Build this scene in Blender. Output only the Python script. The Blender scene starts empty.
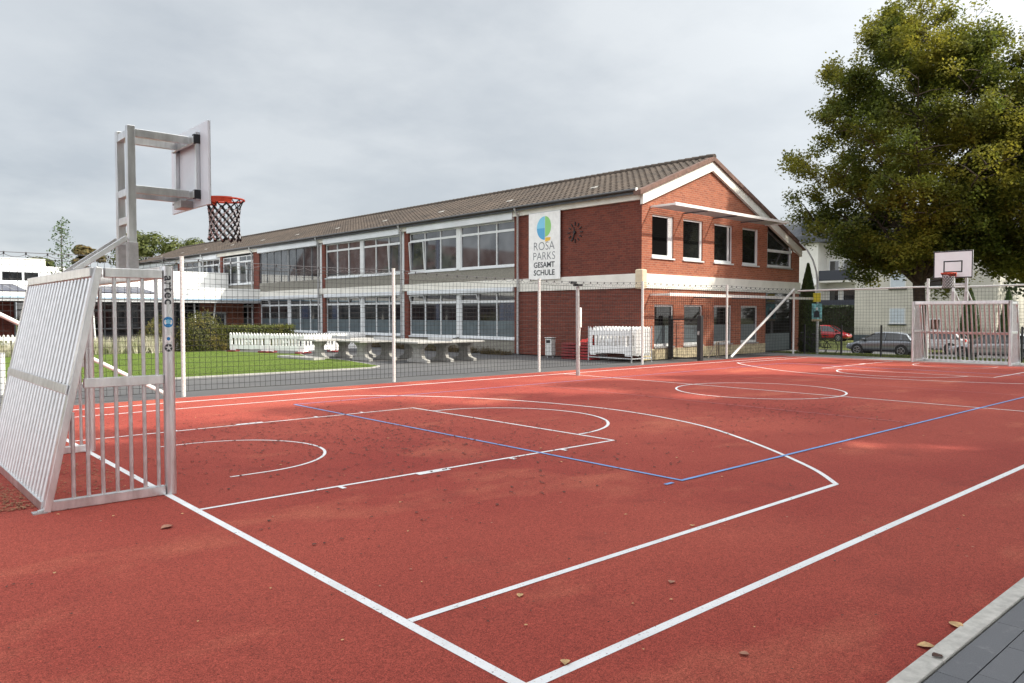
import bpy, math, random
from mathutils import Vector, Matrix, noise
random.seed(7)
R = math.radians
PI = math.pi
col = bpy.context.scene.collection

# ------------------------------------------------------------------ materials
def mat(name, color, rough=0.7, metal=0.0, var=0.0, scale=8.0, bump=0.0, bscale=60.0, color2=None, spec=0.5, detail=6.0, coat=0.0, fac=(0.35, 0.65), stretch=None):
    m = bpy.data.materials.new(name); m.use_nodes = True
    nt = m.node_tree; N = nt.nodes; L = nt.links
    b = N['Principled BSDF']
    b.inputs['Base Color'].default_value = (*color, 1)
    b.inputs['Roughness'].default_value = rough
    b.inputs['Metallic'].default_value = metal
    b.inputs['Specular IOR Level'].default_value = spec
    b.inputs['Coat Weight'].default_value = coat
    tc = N.new('ShaderNodeTexCoord')
    src = tc.outputs['Object']
    if stretch:
        mp = N.new('ShaderNodeMapping'); mp.inputs['Scale'].default_value = stretch
        L.new(src, mp.inputs['Vector']); src = mp.outputs['Vector']
    if var > 0 or color2:
        n = N.new('ShaderNodeTexNoise'); n.inputs['Scale'].default_value = scale; n.inputs['Detail'].default_value = detail
        n.inputs['Roughness'].default_value = 0.62
        L.new(src, n.inputs['Vector'])
        r = N.new('ShaderNodeValToRGB')
        c2 = color2 if color2 else tuple(min(1, c*(1+var)) for c in color)
        c1 = color if color2 else tuple(c*(1-var) for c in color)
        r.color_ramp.elements[0].color = (*c1, 1); r.color_ramp.elements[1].color = (*c2, 1)
        r.color_ramp.elements[0].position = fac[0]; r.color_ramp.elements[1].position = fac[1]
        L.new(n.outputs['Fac'], r.inputs['Fac']); L.new(r.outputs['Color'], b.inputs['Base Color'])
        if metal > 0.3:
            mr = N.new('ShaderNodeMapRange'); mr.inputs['To Min'].default_value = rough*0.8; mr.inputs['To Max'].default_value = min(1, rough*1.25)
            L.new(n.outputs['Fac'], mr.inputs['Value']); L.new(mr.outputs['Result'], b.inputs['Roughness'])
    if bump > 0:
        n2 = N.new('ShaderNodeTexNoise'); n2.inputs['Scale'].default_value = bscale; n2.inputs['Detail'].default_value = 3
        L.new(tc.outputs['Object'], n2.inputs['Vector'])
        bp = N.new('ShaderNodeBump'); bp.inputs['Strength'].default_value = bump; bp.inputs['Distance'].default_value = 0.01
        L.new(n2.outputs['Fac'], bp.inputs['Height']); L.new(bp.outputs['Normal'], b.inputs['Normal'])
    return m

def mixrgb(nt, fac, a, b, mode='MIX'):
    n = nt.nodes.new('ShaderNodeMix'); n.data_type = 'RGBA'; n.blend_type = mode
    for sock, v in ((n.inputs['Factor'], fac), (n.inputs['A'], a), (n.inputs['B'], b)):
        if hasattr(v, 'links'): nt.links.new(v, sock)
        elif isinstance(v, (int, float)): sock.default_value = v
        else: sock.default_value = (*v, 1)
    return n.outputs['Result']
# the Mix node has several sockets with the same name: pick by index for colour
def mixc(nt, fac, a, b, mode='MIX'):
    n = nt.nodes.new('ShaderNodeMix'); n.data_type = 'RGBA'; n.blend_type = mode
    for sock, v in ((n.inputs[0], fac), (n.inputs[6], a), (n.inputs[7], b)):
        if hasattr(v, 'links'): nt.links.new(v, sock)
        elif isinstance(v, (int, float)): sock.default_value = v
        else: sock.default_value = (*v, 1)
    return n.outputs[2]
def noise_n(nt, vec, scale, detail=5, rough=0.6, lo=0.35, hi=0.65):
    n = nt.nodes.new('ShaderNodeTexNoise'); n.inputs['Scale'].default_value = scale; n.inputs['Detail'].default_value = detail; n.inputs['Roughness'].default_value = rough
    nt.links.new(vec, n.inputs['Vector'])
    r = nt.nodes.new('ShaderNodeMapRange'); r.inputs['From Min'].default_value = lo; r.inputs['From Max'].default_value = hi
    nt.links.new(n.outputs['Fac'], r.inputs['Value'])
    return r.outputs['Result']

def brick_mat(name, axis, c1, c2, mortar):
    m = bpy.data.materials.new(name); m.use_nodes = True; nt = m.node_tree; N = nt.nodes; L = nt.links
    b = N['Principled BSDF']; b.inputs['Roughness'].default_value = 0.88
    tc = N.new('ShaderNodeTexCoord'); sp = N.new('ShaderNodeSeparateXYZ'); L.new(tc.outputs['Object'], sp.inputs[0])
    cb = N.new('ShaderNodeCombineXYZ'); L.new(sp.outputs[axis], cb.inputs[0]); L.new(sp.outputs['Z'], cb.inputs[1])
    br = N.new('ShaderNodeTexBrick'); L.new(cb.outputs[0], br.inputs['Vector'])
    br.inputs['Scale'].default_value = 1.0; br.inputs['Brick Width'].default_value = 0.25; br.inputs['Row Height'].default_value = 0.0833
    br.inputs['Mortar Size'].default_value = 0.008; br.inputs['Mortar Smooth'].default_value = 0.2; br.inputs['Bias'].default_value = 0.0
    br.inputs['Color1'].default_value = (*c1, 1); br.inputs['Color2'].default_value = (*c2, 1); br.inputs['Mortar'].default_value = (*mortar, 1)
    f = noise_n(nt, cb.outputs[0], 1.3, 6, 0.7, 0.3, 0.7)
    f2 = noise_n(nt, cb.outputs[0], 14, 3, 0.6, 0.35, 0.7)
    c = mixc(nt, f, mixc(nt, 1.0, br.outputs['Color'], (0.80, 0.80, 0.80), 'MULTIPLY'), br.outputs['Color'])
    c = mixc(nt, f2, c, mixc(nt, 1.0, c, (0.78, 0.72, 0.72), 'MULTIPLY'))
    L.new(c, b.inputs['Base Color'])
    bp = N.new('ShaderNodeBump'); bp.inputs['Strength'].default_value = 0.5; bp.inputs['Distance'].default_value = 0.01
    bp.invert = True
    L.new(br.outputs['Fac'], bp.inputs['Height']); L.new(bp.outputs['Normal'], b.inputs['Normal'])
    return m

M = {}
M['alu'] = mat('brushed_aluminium', (0.66, 0.67, 0.68), 0.33, 0.90, 0.16, 9, 0.05, 150, stretch=(1, 1, 0.25))
M['alu_dull'] = mat('dull_aluminium', (0.46, 0.46, 0.46), 0.5, 0.8, 0.15, 14)
M['galv'] = mat('galvanised_steel', (0.50, 0.51, 0.52), 0.5, 0.5, 0.2, 25, 0.1, 80)
M['galv_light'] = mat('pale_galvanised_tube', (0.62, 0.62, 0.60), 0.55, 0.15, 0.2, 30, 0.1, 80)
M['rod'] = mat('aluminium_rod', (0.62, 0.63, 0.64), 0.34, 0.88, 0.1, 12)
M['white_paint'] = mat('white_paint', (0.74, 0.74, 0.72), 0.6, 0, 0.08, 3)
M['white_render'] = mat('white_render', (0.70, 0.69, 0.65), 0.8, 0, 0.09, 0.6, 0.2, 30)
M['cream_render'] = mat('cream_render', (0.54, 0.52, 0.46), 0.85, 0, 0.10, 0.5, 0.2, 30)
M['window_white'] = mat('white_window_frame', (0.66, 0.68, 0.69), 0.45, 0, 0.05, 4)
M['blind_box'] = mat('grey_blind_box', (0.66, 0.69, 0.72), 0.5, 0.0, 0.08, 0.7)
M['concrete'] = mat('exposed_concrete', (0.225, 0.215, 0.185), 0.9, 0, 0.28, 22, 0.4, 60, fac=(0.3, 0.7))
M['concrete_pale'] = mat('pale_concrete', (0.36, 0.35, 0.33), 0.85, 0, 0.2, 9, 0.3, 60)
M['plinth'] = mat('yellow_brick_plinth', (0.50, 0.42, 0.27), 0.85, 0, 0.3, 6, 0.3, 40)
M['fascia'] = mat('painted_fascia', (0.77, 0.75, 0.69), 0.7, 0, 0.14, 1.6, color2=(0.64, 0.62, 0.56), fac=(0.42, 0.75))
M['black'] = mat('black_metal', (0.018, 0.019, 0.022), 0.5, 0.2)
M['rope'] = mat('dark_net_rope', (0.022, 0.022, 0.022), 0.8)
M['wire'] = mat('steel_wire', (0.10, 0.10, 0.11), 0.6, 0.3)
M['rubber'] = mat('rubber', (0.02, 0.02, 0.02), 0.8)
M['orange'] = mat('orange_powder_coat', (0.75, 0.085, 0.035), 0.4)
M['net_white'] = mat('white_net_cord', (0.75, 0.75, 0.75), 0.8)
M['board'] = mat('board_white', (0.80, 0.82, 0.84), 0.35, 0, 0.03, 3)
M['board_clear'] = mat('board_grey_white', (0.66, 0.70, 0.75), 0.3, 0, 0.03, 3)
M['plastic_white'] = mat('white_plastic', (0.84, 0.84, 0.83), 0.5, 0, 0.07, 5)
M['red_plastic'] = mat('dark_red_plastic', (0.20, 0.018, 0.022), 0.6, 0, 0.3, 6)
M['red_plastic_light'] = mat('red_plastic', (0.34, 0.025, 0.028), 0.6, 0, 0.3, 6)
M['bright_red'] = mat('bright_red_plastic', (0.62, 0.04, 0.03), 0.5)
M['brown_tile'] = mat('brown_verge_tile', (0.15, 0.085, 0.066), 0.8, 0, 0.3, 5, 0.2, 30)
M['blue_tint'] = mat('pale_blue_edge', (0.33, 0.48, 0.62), 0.5)
M['teal'] = mat('turquoise_panel', (0.10, 0.62, 0.58), 0.5)
M['solar'] = mat('solar_panel_glass', (0.05, 0.055, 0.085), 0.5, 0.0, 0.15, 5)
M['dark_roof'] = mat('dark_slate_roof', (0.065, 0.07, 0.08), 0.7, 0, 0.3, 3, 0.3, 20)
M['dark_inside'] = mat('dark_interior', (0.025, 0.024, 0.024), 0.9)
M['shutter'] = mat('pale_blue_shutter', (0.50, 0.56, 0.62), 0.6, 0, 0.06, 3)
M['dark_plinth'] = mat('dark_grey_plinth', (0.065, 0.085, 0.10), 0.8, 0, 0.2, 3)
M['balcony'] = mat('navy_balcony_panel', (0.03, 0.035, 0.05), 0.5)
M['bark'] = mat('bark', (0.075, 0.058, 0.042), 0.95, 0, 0.4, 7, 0.6, 30)
M['tyre'] = mat('tyre', (0.02, 0.02, 0.02), 0.8)
M['rim'] = mat('car_rim', (0.35, 0.36, 0.38), 0.35, 0.7)
M['car_grey'] = mat('grey_car_paint', (0.20, 0.22, 0.25), 0.3, 0.55, coat=0.8)
M['car_silver'] = mat('silver_car_paint', (0.46, 0.47, 0.49), 0.3, 0.55, coat=0.8)
M['car_red'] = mat('red_car_paint', (0.42, 0.012, 0.02), 0.3, 0.1, coat=0.8)
M['car_white'] = mat('white_car_paint', (0.7, 0.7, 0.7), 0.3, 0.0, coat=0.8)
M['car_glass'] = mat('car_glass', (0.03, 0.035, 0.04), 0.06, 0, spec=0.9)
M['lamp_glass'] = mat('lamp_glass', (0.6, 0.6, 0.6), 0.15)
M['yellow'] = mat('yellow_poster', (0.72, 0.60, 0.05), 0.6)
M['poster_teal'] = mat('teal_poster', (0.22, 0.50, 0.52), 0.6, 0, 0.5, 5, detail=1)
M['text_black'] = mat('sign_black', (0.035, 0.04, 0.05), 0.6)
M['text_grey'] = mat('sign_thin_grey', (0.12, 0.13, 0.15), 0.6)
M['sign_blue'] = mat('sign_blue', (0.10, 0.38, 0.66), 0.6)
M['sign_lightblue'] = mat('sign_light_blue', (0.22, 0.58, 0.80), 0.6)
M['sign_green'] = mat('sign_green', (0.28, 0.60, 0.20), 0.6)
M['sign_orange'] = mat('sign_orange', (0.80, 0.48, 0.06), 0.6)
M['emblem_blue'] = mat('emblem_blue', (0.02, 0.22, 0.50), 0.4)
M['brick_shade'] = brick_mat('red_brick_side', 'Y', (0.215, 0.050, 0.029), (0.135, 0.031, 0.020), (0.17, 0.085, 0.062))  # copy of the gable brick with the side wall's shade in its colour
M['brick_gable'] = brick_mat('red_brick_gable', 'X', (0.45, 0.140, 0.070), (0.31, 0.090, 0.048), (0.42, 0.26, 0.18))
M['curtain_blue'] = mat('blue_curtain', (0.022, 0.032, 0.062), 0.25, 0, 0.4, 12, spec=0.9, stretch=(1, 1, 0.02))

def glass_mat(name, color, color2, scale=1.2, rough=0.04, ior=1.95):
    m = mat(name, color, rough, 0, 0, scale, color2=color2, spec=0.5, detail=2)
    m.node_tree.nodes['Principled BSDF'].inputs['IOR'].default_value = ior
    return m
M['pane'] = glass_mat('window_glass', (0.018, 0.021, 0.028), (0.085, 0.09, 0.10), 0.9)
M['pane_dark'] = glass_mat('dark_window_glass', (0.010, 0.011, 0.013), (0.03, 0.032, 0.034))
M['pane_gable'] = glass_mat('gable_window_glass', (0.007, 0.007, 0.008), (0.018, 0.02, 0.018), ior=1.42)
M['pane_open'] = mat('dark_open_window', (0.004, 0.004, 0.004), 0.9, spec=0.05)
M['frost'] = mat('frosted_window_film', (0.085, 0.112, 0.125), 0.35, 0, 0.15, 3)

# ------------------------------------------------------------------ mesh helper
class MB:
    def __init__(s): s.v = []; s.f = []; s.smooth = []
    def add(s, vs, fs, smooth=False):
        n = len(s.v); s.v += [tuple(p) for p in vs]; s.f += [tuple(i+n for i in f) for f in fs]; s.smooth += [smooth]*len(fs); return s
    def box(s, x0, x1, y0, y1, z0, z1):
        vs = [(x0,y0,z0),(x1,y0,z0),(x1,y1,z0),(x0,y1,z0),(x0,y0,z1),(x1,y0,z1),(x1,y1,z1),(x0,y1,z1)]
        return s.add(vs, [(0,3,2,1),(4,5,6,7),(0,1,5,4),(1,2,6,5),(2,3,7,6),(3,0,4,7)])
    def beam(s, p, q, w, h, up=(0,0,1)):
        p = Vector(p); q = Vector(q); d = (q-p).normalized(); up = Vector(up)
        if abs(d.dot(up)) > 0.98: up = Vector((1,0,0))
        a = d.cross(up).normalized(); b = a.cross(d).normalized()
        vs = []
        for c in (p, q):
            for i, j in ((-1,-1),(1,-1),(1,1),(-1,1)): vs.append(c + a*(i*w/2) + b*(j*h/2))
        return s.add(vs, [(0,3,2,1),(4,5,6,7),(0,1,5,4),(1,2,6,5),(2,3,7,6),(3,0,4,7)])
    def tube(s, pts, r, n=8, closed=False, caps=True):
        pts = [Vector(p) for p in pts]; k = len(pts); rr = r if isinstance(r, (list, tuple)) else [r]*k
        vs = []; prev = None
        for i, p in enumerate(pts):
            if closed: d = pts[(i+1) % k]-pts[i-1]
            else: d = pts[min(i+1, k-1)]-pts[max(i-1, 0)]
            if d.length < 1e-9: d = Vector((0,0,1))
            d.normalize()
            if prev is None:
                up = Vector((0,0,1)) if abs(d.z) < 0.9 else Vector((1,0,0)); a = d.cross(up).normalized()
            else:
                a = prev - d*prev.dot(d)
                if a.length < 1e-6: a = d.orthogonal()
                a.normalize()
            prev = a; b = d.cross(a)
            for j in range(n):
                t = 2*PI*j/n + PI/n; vs.append(p + a*(rr[i]*math.cos(t)) + b*(rr[i]*math.sin(t)))
        fs = []
        for i in range(k if closed else k-1):
            for j in range(n):
                A = i*n+j; B = i*n+(j+1) % n; C = ((i+1) % k)*n+(j+1) % n; D = ((i+1) % k)*n+j; fs.append((A, B, C, D))
        s.add(vs, fs, n > 4)
        if caps and not closed:
            s.add(vs[:n], [tuple(range(n))]); s.add(vs[-n:], [tuple(range(n))[::-1]])
        return s
    def prism(s, pts, a0, a1, axis='y'):
        # polygon pts given as 2D in the plane normal to axis, extruded from a0 to a1
        def P3(u, v, a): return {'x': (a, u, v), 'y': (u, a, v), 'z': (u, v, a)}[axis]
        n = len(pts); vs = [P3(u, v, a0) for u, v in pts]+[P3(u, v, a1) for u, v in pts]
        fs = [tuple(range(n)), tuple(range(2*n-1, n-1, -1))]+[(i, i+n, (i+1) % n+n, (i+1) % n) for i in range(n)]
        return s.add(vs, fs)
    def quad(s, a, b, c, d): return s.add([a, b, c, d], [(0,1,2,3)])
    def disc(s, c, r, nrm_axis, n=20, th=0.004, rin=None):
        pts = [(c[0]+r*math.cos(2*PI*i/n), c[1]+r*math.sin(2*PI*i/n)) for i in range(n)]
        return pts
    def build(s, name, m, parent=None, bevel=0, recalc=True):
        me = bpy.data.meshes.new(name); me.from_pydata(s.v, [], s.f); me.update()
        if recalc:
            import bmesh
            b = bmesh.new(); b.from_mesh(me); bmesh.ops.recalc_face_normals(b, faces=b.faces); b.to_mesh(me); b.free()
        if any(s.smooth): me.polygons.foreach_set('use_smooth', s.smooth)
        me.materials.append(m if not isinstance(m, str) else M[m])
        o = bpy.data.objects.new(name, me); col.objects.link(o)
        if parent: o.parent = parent
        if bevel:
            md = o.modifiers.new('edge', 'BEVEL'); md.width = bevel; md.segments = 2; md.limit_method = 'ANGLE'; md.angle_limit = R(40)
        return o

def tag(o, label=None, cat=None, group=None, kind=None):
    if label: o['label'] = label
    if cat: o['category'] = cat
    if group: o['group'] = group
    if kind: o['kind'] = kind
    return o
def thing(name, label, cat, loc=(0,0,0), rz=0.0, group=None):
    o = bpy.data.objects.new(name, None); col.objects.link(o); o.location = loc; o.rotation_euler = (0, 0, rz)
    o.empty_display_size = 0.2
    return tag(o, label, cat, group)
def kids(o): return [c for c in bpy.data.objects if c.parent == o]
def copy_tree(o, parent=None):
    c = o.copy(); col.objects.link(c); c.parent = parent
    for ch in kids(o): copy_tree(ch, c)
    return c
def dup(o, loc, rz, label, group=None):
    c = copy_tree(o); c.location = loc; c.rotation_euler = (0, 0, rz); c['label'] = label
    if group: c['group'] = group
    return c
def text_mb(txt, size, extrude=0.0, bold=0.0, spacing=1.0, align='CENTER'):
    cu = bpy.data.curves.new('t', 'FONT'); cu.body = txt; cu.size = size; cu.extrude = extrude; cu.offset = bold
    cu.space_character = spacing; cu.align_x = align; cu.resolution_u = 3
    o = bpy.data.objects.new('t', cu); col.objects.link(o)
    dg = bpy.context.evaluated_depsgraph_get(); me = bpy.data.meshes.new_from_object(o.evaluated_get(dg))
    vs = [tuple(v.co) for v in me.vertices]; fs = [tuple(p.vertices) for p in me.polygons]
    bpy.data.objects.remove(o); bpy.data.curves.remove(cu); bpy.data.meshes.remove(me)
    return vs, fs

# ------------------------------------------------------------------ ground
XB, XE = 2.312, 28.6           # base lines
YS, YF, YC = 2.50, 15.2, 9.02 # near sideline, far sideline, centre
XM = (2.35+XE)/2
def zg(x, y):
    t = (x-31.6)/18.0; t = max(0, min(1, t)); return -0.85*t

def ground_mesh(name, xs, ys, off, m):
    mb = MB(); vs = [(x, y, zg(x, y)+off) for y in ys for x in xs]; nx = len(xs)
    fs = [(j*nx+i, j*nx+i+1, (j+1)*nx+i+1, (j+1)*nx+i) for j in range(len(ys)-1) for i in range(nx-1)]
    mb.add(vs, fs); return mb.build(name, m, recalc=False)
def lin(a, b, n): return [a+(b-a)*i/n for i in range(n+1)]

def grass_mat(name, c1, c2, c3):
    m = bpy.data.materials.new(name); m.use_nodes = True; nt = m.node_tree
    b = nt.nodes['Principled BSDF']; b.inputs['Roughness'].default_value = 0.9; b.inputs['Specular IOR Level'].default_value = 0.2
    tc = nt.nodes.new('ShaderNodeTexCoord')
    c = mixc(nt, noise_n(nt, tc.outputs['Object'], 0.5, 5, 0.6), c1, c2)
    c = mixc(nt, noise_n(nt, tc.outputs['Object'], 9, 5, 0.7, 0.45, 0.7), c, c3)
    nt.links.new(c, b.inputs['Base Color'])
    n2 = nt.nodes.new('ShaderNodeTexNoise'); n2.inputs['Scale'].default_value = 40; nt.links.new(tc.outputs['Object'], n2.inputs['Vector'])
    bp = nt.nodes.new('ShaderNodeBump'); bp.inputs['Strength'].default_value = 0.8; bp.inputs['Distance'].default_value = 0.05
    nt.links.new(n2.outputs['Fac'], bp.inputs['Height']); nt.links.new(bp.outputs['Normal'], b.inputs['Normal'])
    return m
M['lawn'] = grass_mat('lawn_grass', (0.075, 0.125, 0.014), (0.105, 0.16, 0.02), (0.15, 0.19, 0.04))
M['verge'] = grass_mat('verge_grass', (0.09, 0.13, 0.022), (0.14, 0.16, 0.04), (0.20, 0.17, 0.07))
M['field'] = grass_mat('field_grass', (0.06, 0.085, 0.02), (0.09, 0.10, 0.03), (0.11, 0.10, 0.04))

def asphalt_mat(name, base, patch):
    m = bpy.data.materials.new(name); m.use_nodes = True; nt = m.node_tree
    b = nt.nodes['Principled BSDF']; b.inputs['Roughness'].default_value = 0.85
    tc = nt.nodes.new('ShaderNodeTexCoord'); o = tc.outputs['Object']
    c = mixc(nt, noise_n(nt, o, 0.35, 5, 0.6), base, patch)
    c = mixc(nt, noise_n(nt, o, 90, 2, 0.6, 0.5, 0.75), c, tuple(x*1.7 for x in base))
    nt.links.new(c, b.inputs['Base Color']); return m
M['asphalt'] = asphalt_mat('asphalt', (0.066, 0.066, 0.069), (0.10, 0.098, 0.096))
M['road'] = asphalt_mat('road_asphalt', (0.075, 0.075, 0.078), (0.095, 0.093, 0.09))
M['gravelly'] = mat('grey_paving_strip', (0.24, 0.24, 0.24), 0.9, 0, 0.3, 14, 0.3, 50)

def mth2(nt, a, k):
    n = nt.nodes.new('ShaderNodeMath'); n.operation = 'MULTIPLY'; nt.links.new(a, n.inputs[0]); n.inputs[1].default_value = k; return n.outputs[0]
def court_mat():
    m = bpy.data.materials.new('red_rubber_granulate'); m.use_nodes = True; nt = m.node_tree; N = nt.nodes; L = nt.links
    b = N['Principled BSDF']; b.inputs['Roughness'].default_value = 0.92; b.inputs['Specular IOR Level'].default_value = 0.25
    tc = N.new('ShaderNodeTexCoord'); o = tc.outputs['Object']
    c = mixc(nt, noise_n(nt, o, 0.22, 4, 0.55, 0.35, 0.65), (0.268, 0.043, 0.032), (0.356, 0.073, 0.049))
    # pale dusty patches, worn where rain water dries
    mp = N.new('ShaderNodeMapping'); mp.inputs['Scale'].default_value = (0.5, 0.9, 1); mp.inputs['Location'].default_value = (4.2, 1.7, 0); L.new(o, mp.inputs['Vector'])
    c = mixc(nt, noise_n(nt, mp.outputs['Vector'], 0.8, 6, 0.62, 0.55, 0.80), c, (0.46, 0.135, 0.080))
    # granules
    v = N.new('ShaderNodeTexVoronoi'); v.inputs['Scale'].default_value = 230; L.new(o, v.inputs['Vector'])
    hsv = N.new('ShaderNodeSeparateColor'); L.new(v.outputs['Color'], hsv.inputs[0])
    g = N.new('ShaderNodeMapRange'); g.inputs['To Min'].default_value = 0.52; g.inputs['To Max'].default_value = 1.50; L.new(hsv.outputs[0], g.inputs['Value'])
    c = mixc(nt, 1.0, c, g.outputs['Result'], 'MULTIPLY')
    v2 = N.new('ShaderNodeTexVoronoi'); v2.inputs['Scale'].default_value = 75; L.new(o, v2.inputs['Vector'])
    h2 = N.new('ShaderNodeSeparateColor'); L.new(v2.outputs['Color'], h2.inputs[0]); g2 = N.new('ShaderNodeMapRange'); g2.inputs['To Min'].default_value = .86; g2.inputs['To Max'].default_value = 1.14; L.new(h2.outputs[0], g2.inputs['Value'])
    c = mixc(nt, 1.0, c, g2.outputs['Result'], 'MULTIPLY')
    # damp darker stains
    c = mixc(nt, mth2(nt, noise_n(nt, o, 1.7, 6, 0.65, 0.56, 0.74), 0.45), c, (0.17, 0.032, 0.026))
    # fine black crumbs
    f = noise_n(nt, o, 34, 2, 0.5, 0.70, 0.74)
    f2 = noise_n(nt, o, 0.6, 3, 0.5, 0.45, 0.62)
    mm = N.new('ShaderNodeMath'); mm.operation = 'MULTIPLY'; L.new(f, mm.inputs[0]); L.new(f2, mm.inputs[1])
    c = mixc(nt, mm.outputs[0], c, (0.06, 0.022, 0.018))
    L.new(c, b.inputs['Base Color'])
    bp = N.new('ShaderNodeBump'); bp.inputs['Strength'].default_value = 0.45; bp.inputs['Distance'].default_value = 0.006
    L.new(v.outputs['Distance'], bp.inputs['Height']); L.new(bp.outputs['Normal'], b.inputs['Normal'])
    return m
M['court'] = court_mat()
def line_mat(name, c0):
    m = bpy.data.materials.new(name); m.use_nodes = True; nt = m.node_tree; b = nt.nodes['Principled BSDF']; b.inputs['Roughness'].default_value = 0.85
    tc = nt.nodes.new('ShaderNodeTexCoord'); o = tc.outputs['Object']
    c = mixc(nt, noise_n(nt, o, 3.0, 5, 0.65, 0.35, 0.7), c0, tuple(x*0.84 for x in c0))
    c = mixc(nt, mth2(nt, noise_n(nt, o, 70, 3, 0.6, 0.60, 0.70), .65), c, (0.34, 0.13, 0.11))
    c = mixc(nt, mth2(nt, noise_n(nt, o, 22, 2, 0.6, 0.68, 0.72), .8), c, (0.10, 0.05, 0.04))
    nt.links.new(c, b.inputs['Base Color']); return m
M['line_white'] = line_mat('court_line_white', (0.80, 0.81, 0.82))
M['line_blue'] = line_mat('court_line_blue', (0.17, 0.32, 0.62))
M['line_faint'] = mat('court_line_faint', (0.34, 0.13, 0.14), 0.8, 0, 0.2, 14)

tag(ground_mesh('ground', [-500,-120,-40,0,20,31.6]+lin(33,49.6,12)+[60,120,500], [-500,-100,-30,0,30,60,120,500], -0.10, M['field']), kind='structure')
tag(ground_mesh('asphalt_yard', [-40,0,31.4], [15.9,20,40,60], -0.04, M['asphalt']), kind='structure')
mb = MB(); lawn_pts = [(-35,21.4),(12.8,21.15),(13.4,21.6),(14.1,25),(14.2,28.3),(14.9,30.4),(13.4,35.0),(12.6,37.4),(-35,38.5)]
mb.prism(lawn_pts, -0.03, 0.0, 'z'); tag(mb.build('lawn', 'lawn'), kind='structure')
# pale edging round the lawn
mb = MB()
for a, b2 in zip(lawn_pts[:6], lawn_pts[1:7]): mb.beam((*a, -0.02), (*b2, -0.02), 0.045, 0.05)
tag(mb.build('lawn_edging', 'concrete_pale'), kind='structure')
tag(ground_mesh('sports_court', [-30, 29.1], [1.42, 16.0], 0.0, M['court']), kind='structure')
mb = MB()
mb.box(-30, 29.25, 16.0, 16.06, -0.1, -0.005)
mb.box(29.1, 29.25, 1.3, 16.0, -0.1, -0.002)
tag(mb.build('court_edging', 'concrete_pale'), kind='structure')
tag(ground_mesh('gravel_path', [29.25, 31.5], [-20, 16.0, 18.5], -0.03, M['gravelly']), kind='structure')
tag(ground_mesh('grass_verge', lin(31.5, 46.0, 12), [-60, 0, 20, 60], -0.05, M['verge']), kind='structure')
tag(ground_mesh('road', lin(46.0, 54.0, 6), [-200, 0, 40, 200], -0.045, M['road']), kind='structure')
tag(ground_mesh('front_garden', [54.2, 78], [-60, 0, 60], -0.02, M['verge']), kind='structure')

# near-side pavement with kerb strip
mb = MB()
x = -20.0
while x < 40:
    mb.box(x, x+0.996, 1.325, 1.42, -0.1, 0.012); x += 1.0
tag(mb.build('kerb', mat('kerb_concrete', (0.50, 0.485, 0.45), 0.9, 0, 0.16, 16, 0.4, 90), bevel=0.004), kind='structure')
def paver_mat():
    m = bpy.data.materials.new('anthracite_pavers'); m.use_nodes = True; nt = m.node_tree; N = nt.nodes; L = nt.links
    b = N['Principled BSDF']; b.inputs['Roughness'].default_value = 0.85
    tc = N.new('ShaderNodeTexCoord'); o = tc.outputs['Object']
    oi = N.new('ShaderNodeNewGeometry')
    c = mixc(nt, oi.outputs['Random Per Island'], (0.115, 0.120, 0.132), (0.150, 0.155, 0.168))
    c = mixc(nt, noise_n(nt, o, 7, 6, 0.65, 0.60, 0.78), c, (0.27, 0.27, 0.27))
    c = mixc(nt, noise_n(nt, o, 160, 2, 0.6, 0.45, 0.75), c, (0.17, 0.175, 0.185))
    L.new(c, b.inputs['Base Color'])
    n2 = N.new('ShaderNodeTexNoise'); n2.inputs['Scale'].default_value = 220; L.new(o, n2.inputs['Vector'])
    bp = N.new('ShaderNodeBump'); bp.inputs['Strength'].default_value = 0.5; bp.inputs['Distance'].default_value = 0.004
    L.new(n2.outputs['Fac'], bp.inputs['Height']); L.new(bp.outputs['Normal'], b.inputs['Normal'])
    return m
mb = MB(); y = 1.325-0.006
row = 0
while y > -6:
    x = -8 + (0.12 if row % 2 else 0.0)
    while x < 22:
        mb.box(x+0.0025, x+0.2225*1.0-0.0025+0.22, y-0.14+0.003, y-0.003, -0.06, random.uniform(-0.001, 0.001)); x += 0.44
    y -= 0.14; row += 1
tag(mb.build('pavement', paver_mat(), bevel=0), kind='structure')
mb = MB(); mb.box(-20, 40, -6, 1.32, -0.09, -0.012)
tag(mb.build('pavement_bed', mat('joint_sand', (0.03, 0.03, 0.03), 0.9)), kind='structure')

# ------------------------------------------------------------------ court markings
def ribbon(mb, pts, w, z):
    n = len(pts); vs = []
    for i, p in enumerate(pts):
        a = Vector(pts[max(i-1, 0)]); b = Vector(pts[min(i+1, n-1)]); d = (b-a).normalized(); nn = Vector((-d.y, d.x))*w/2
        vs += [(p[0]+nn.x, p[1]+nn.y, z), (p[0]-nn.x, p[1]-nn.y, z)]
    mb.add(vs, [(2*i, 2*i+1, 2*i+3, 2*i+2) for i in range(n-1)])
def seg(mb, a, b, w, z): ribbon(mb, [a, b], w, z)
def arc(c, r, a0, a1, n=40): return [(c[0]+r*math.cos(R(a0+(a1-a0)*i/n)), c[1]+r*math.sin(R(a0+(a1-a0)*i/n))) for i in range(n+1)]
def markmesh(name, m, fn):
    mb = MB(); fn(mb); o = mb.build(name, m, recalc=False); tag(o, kind='structure'); return o
def f(mb):
    z = 0.002; w = 0.062
    seg(mb, (XB, YS-w/2), (XB, YF+w/2), w, z); seg(mb, (XE, YS-w/2), (XE, YF+w/2), w, z)
    seg(mb, (XB+w/2, YS), (XE-w/2, YS), w, z); seg(mb, (XB+w/2, YF), (XE-w/2, YF), w, z)
markmesh('boundary_marking', M['line_white'], f)
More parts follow.
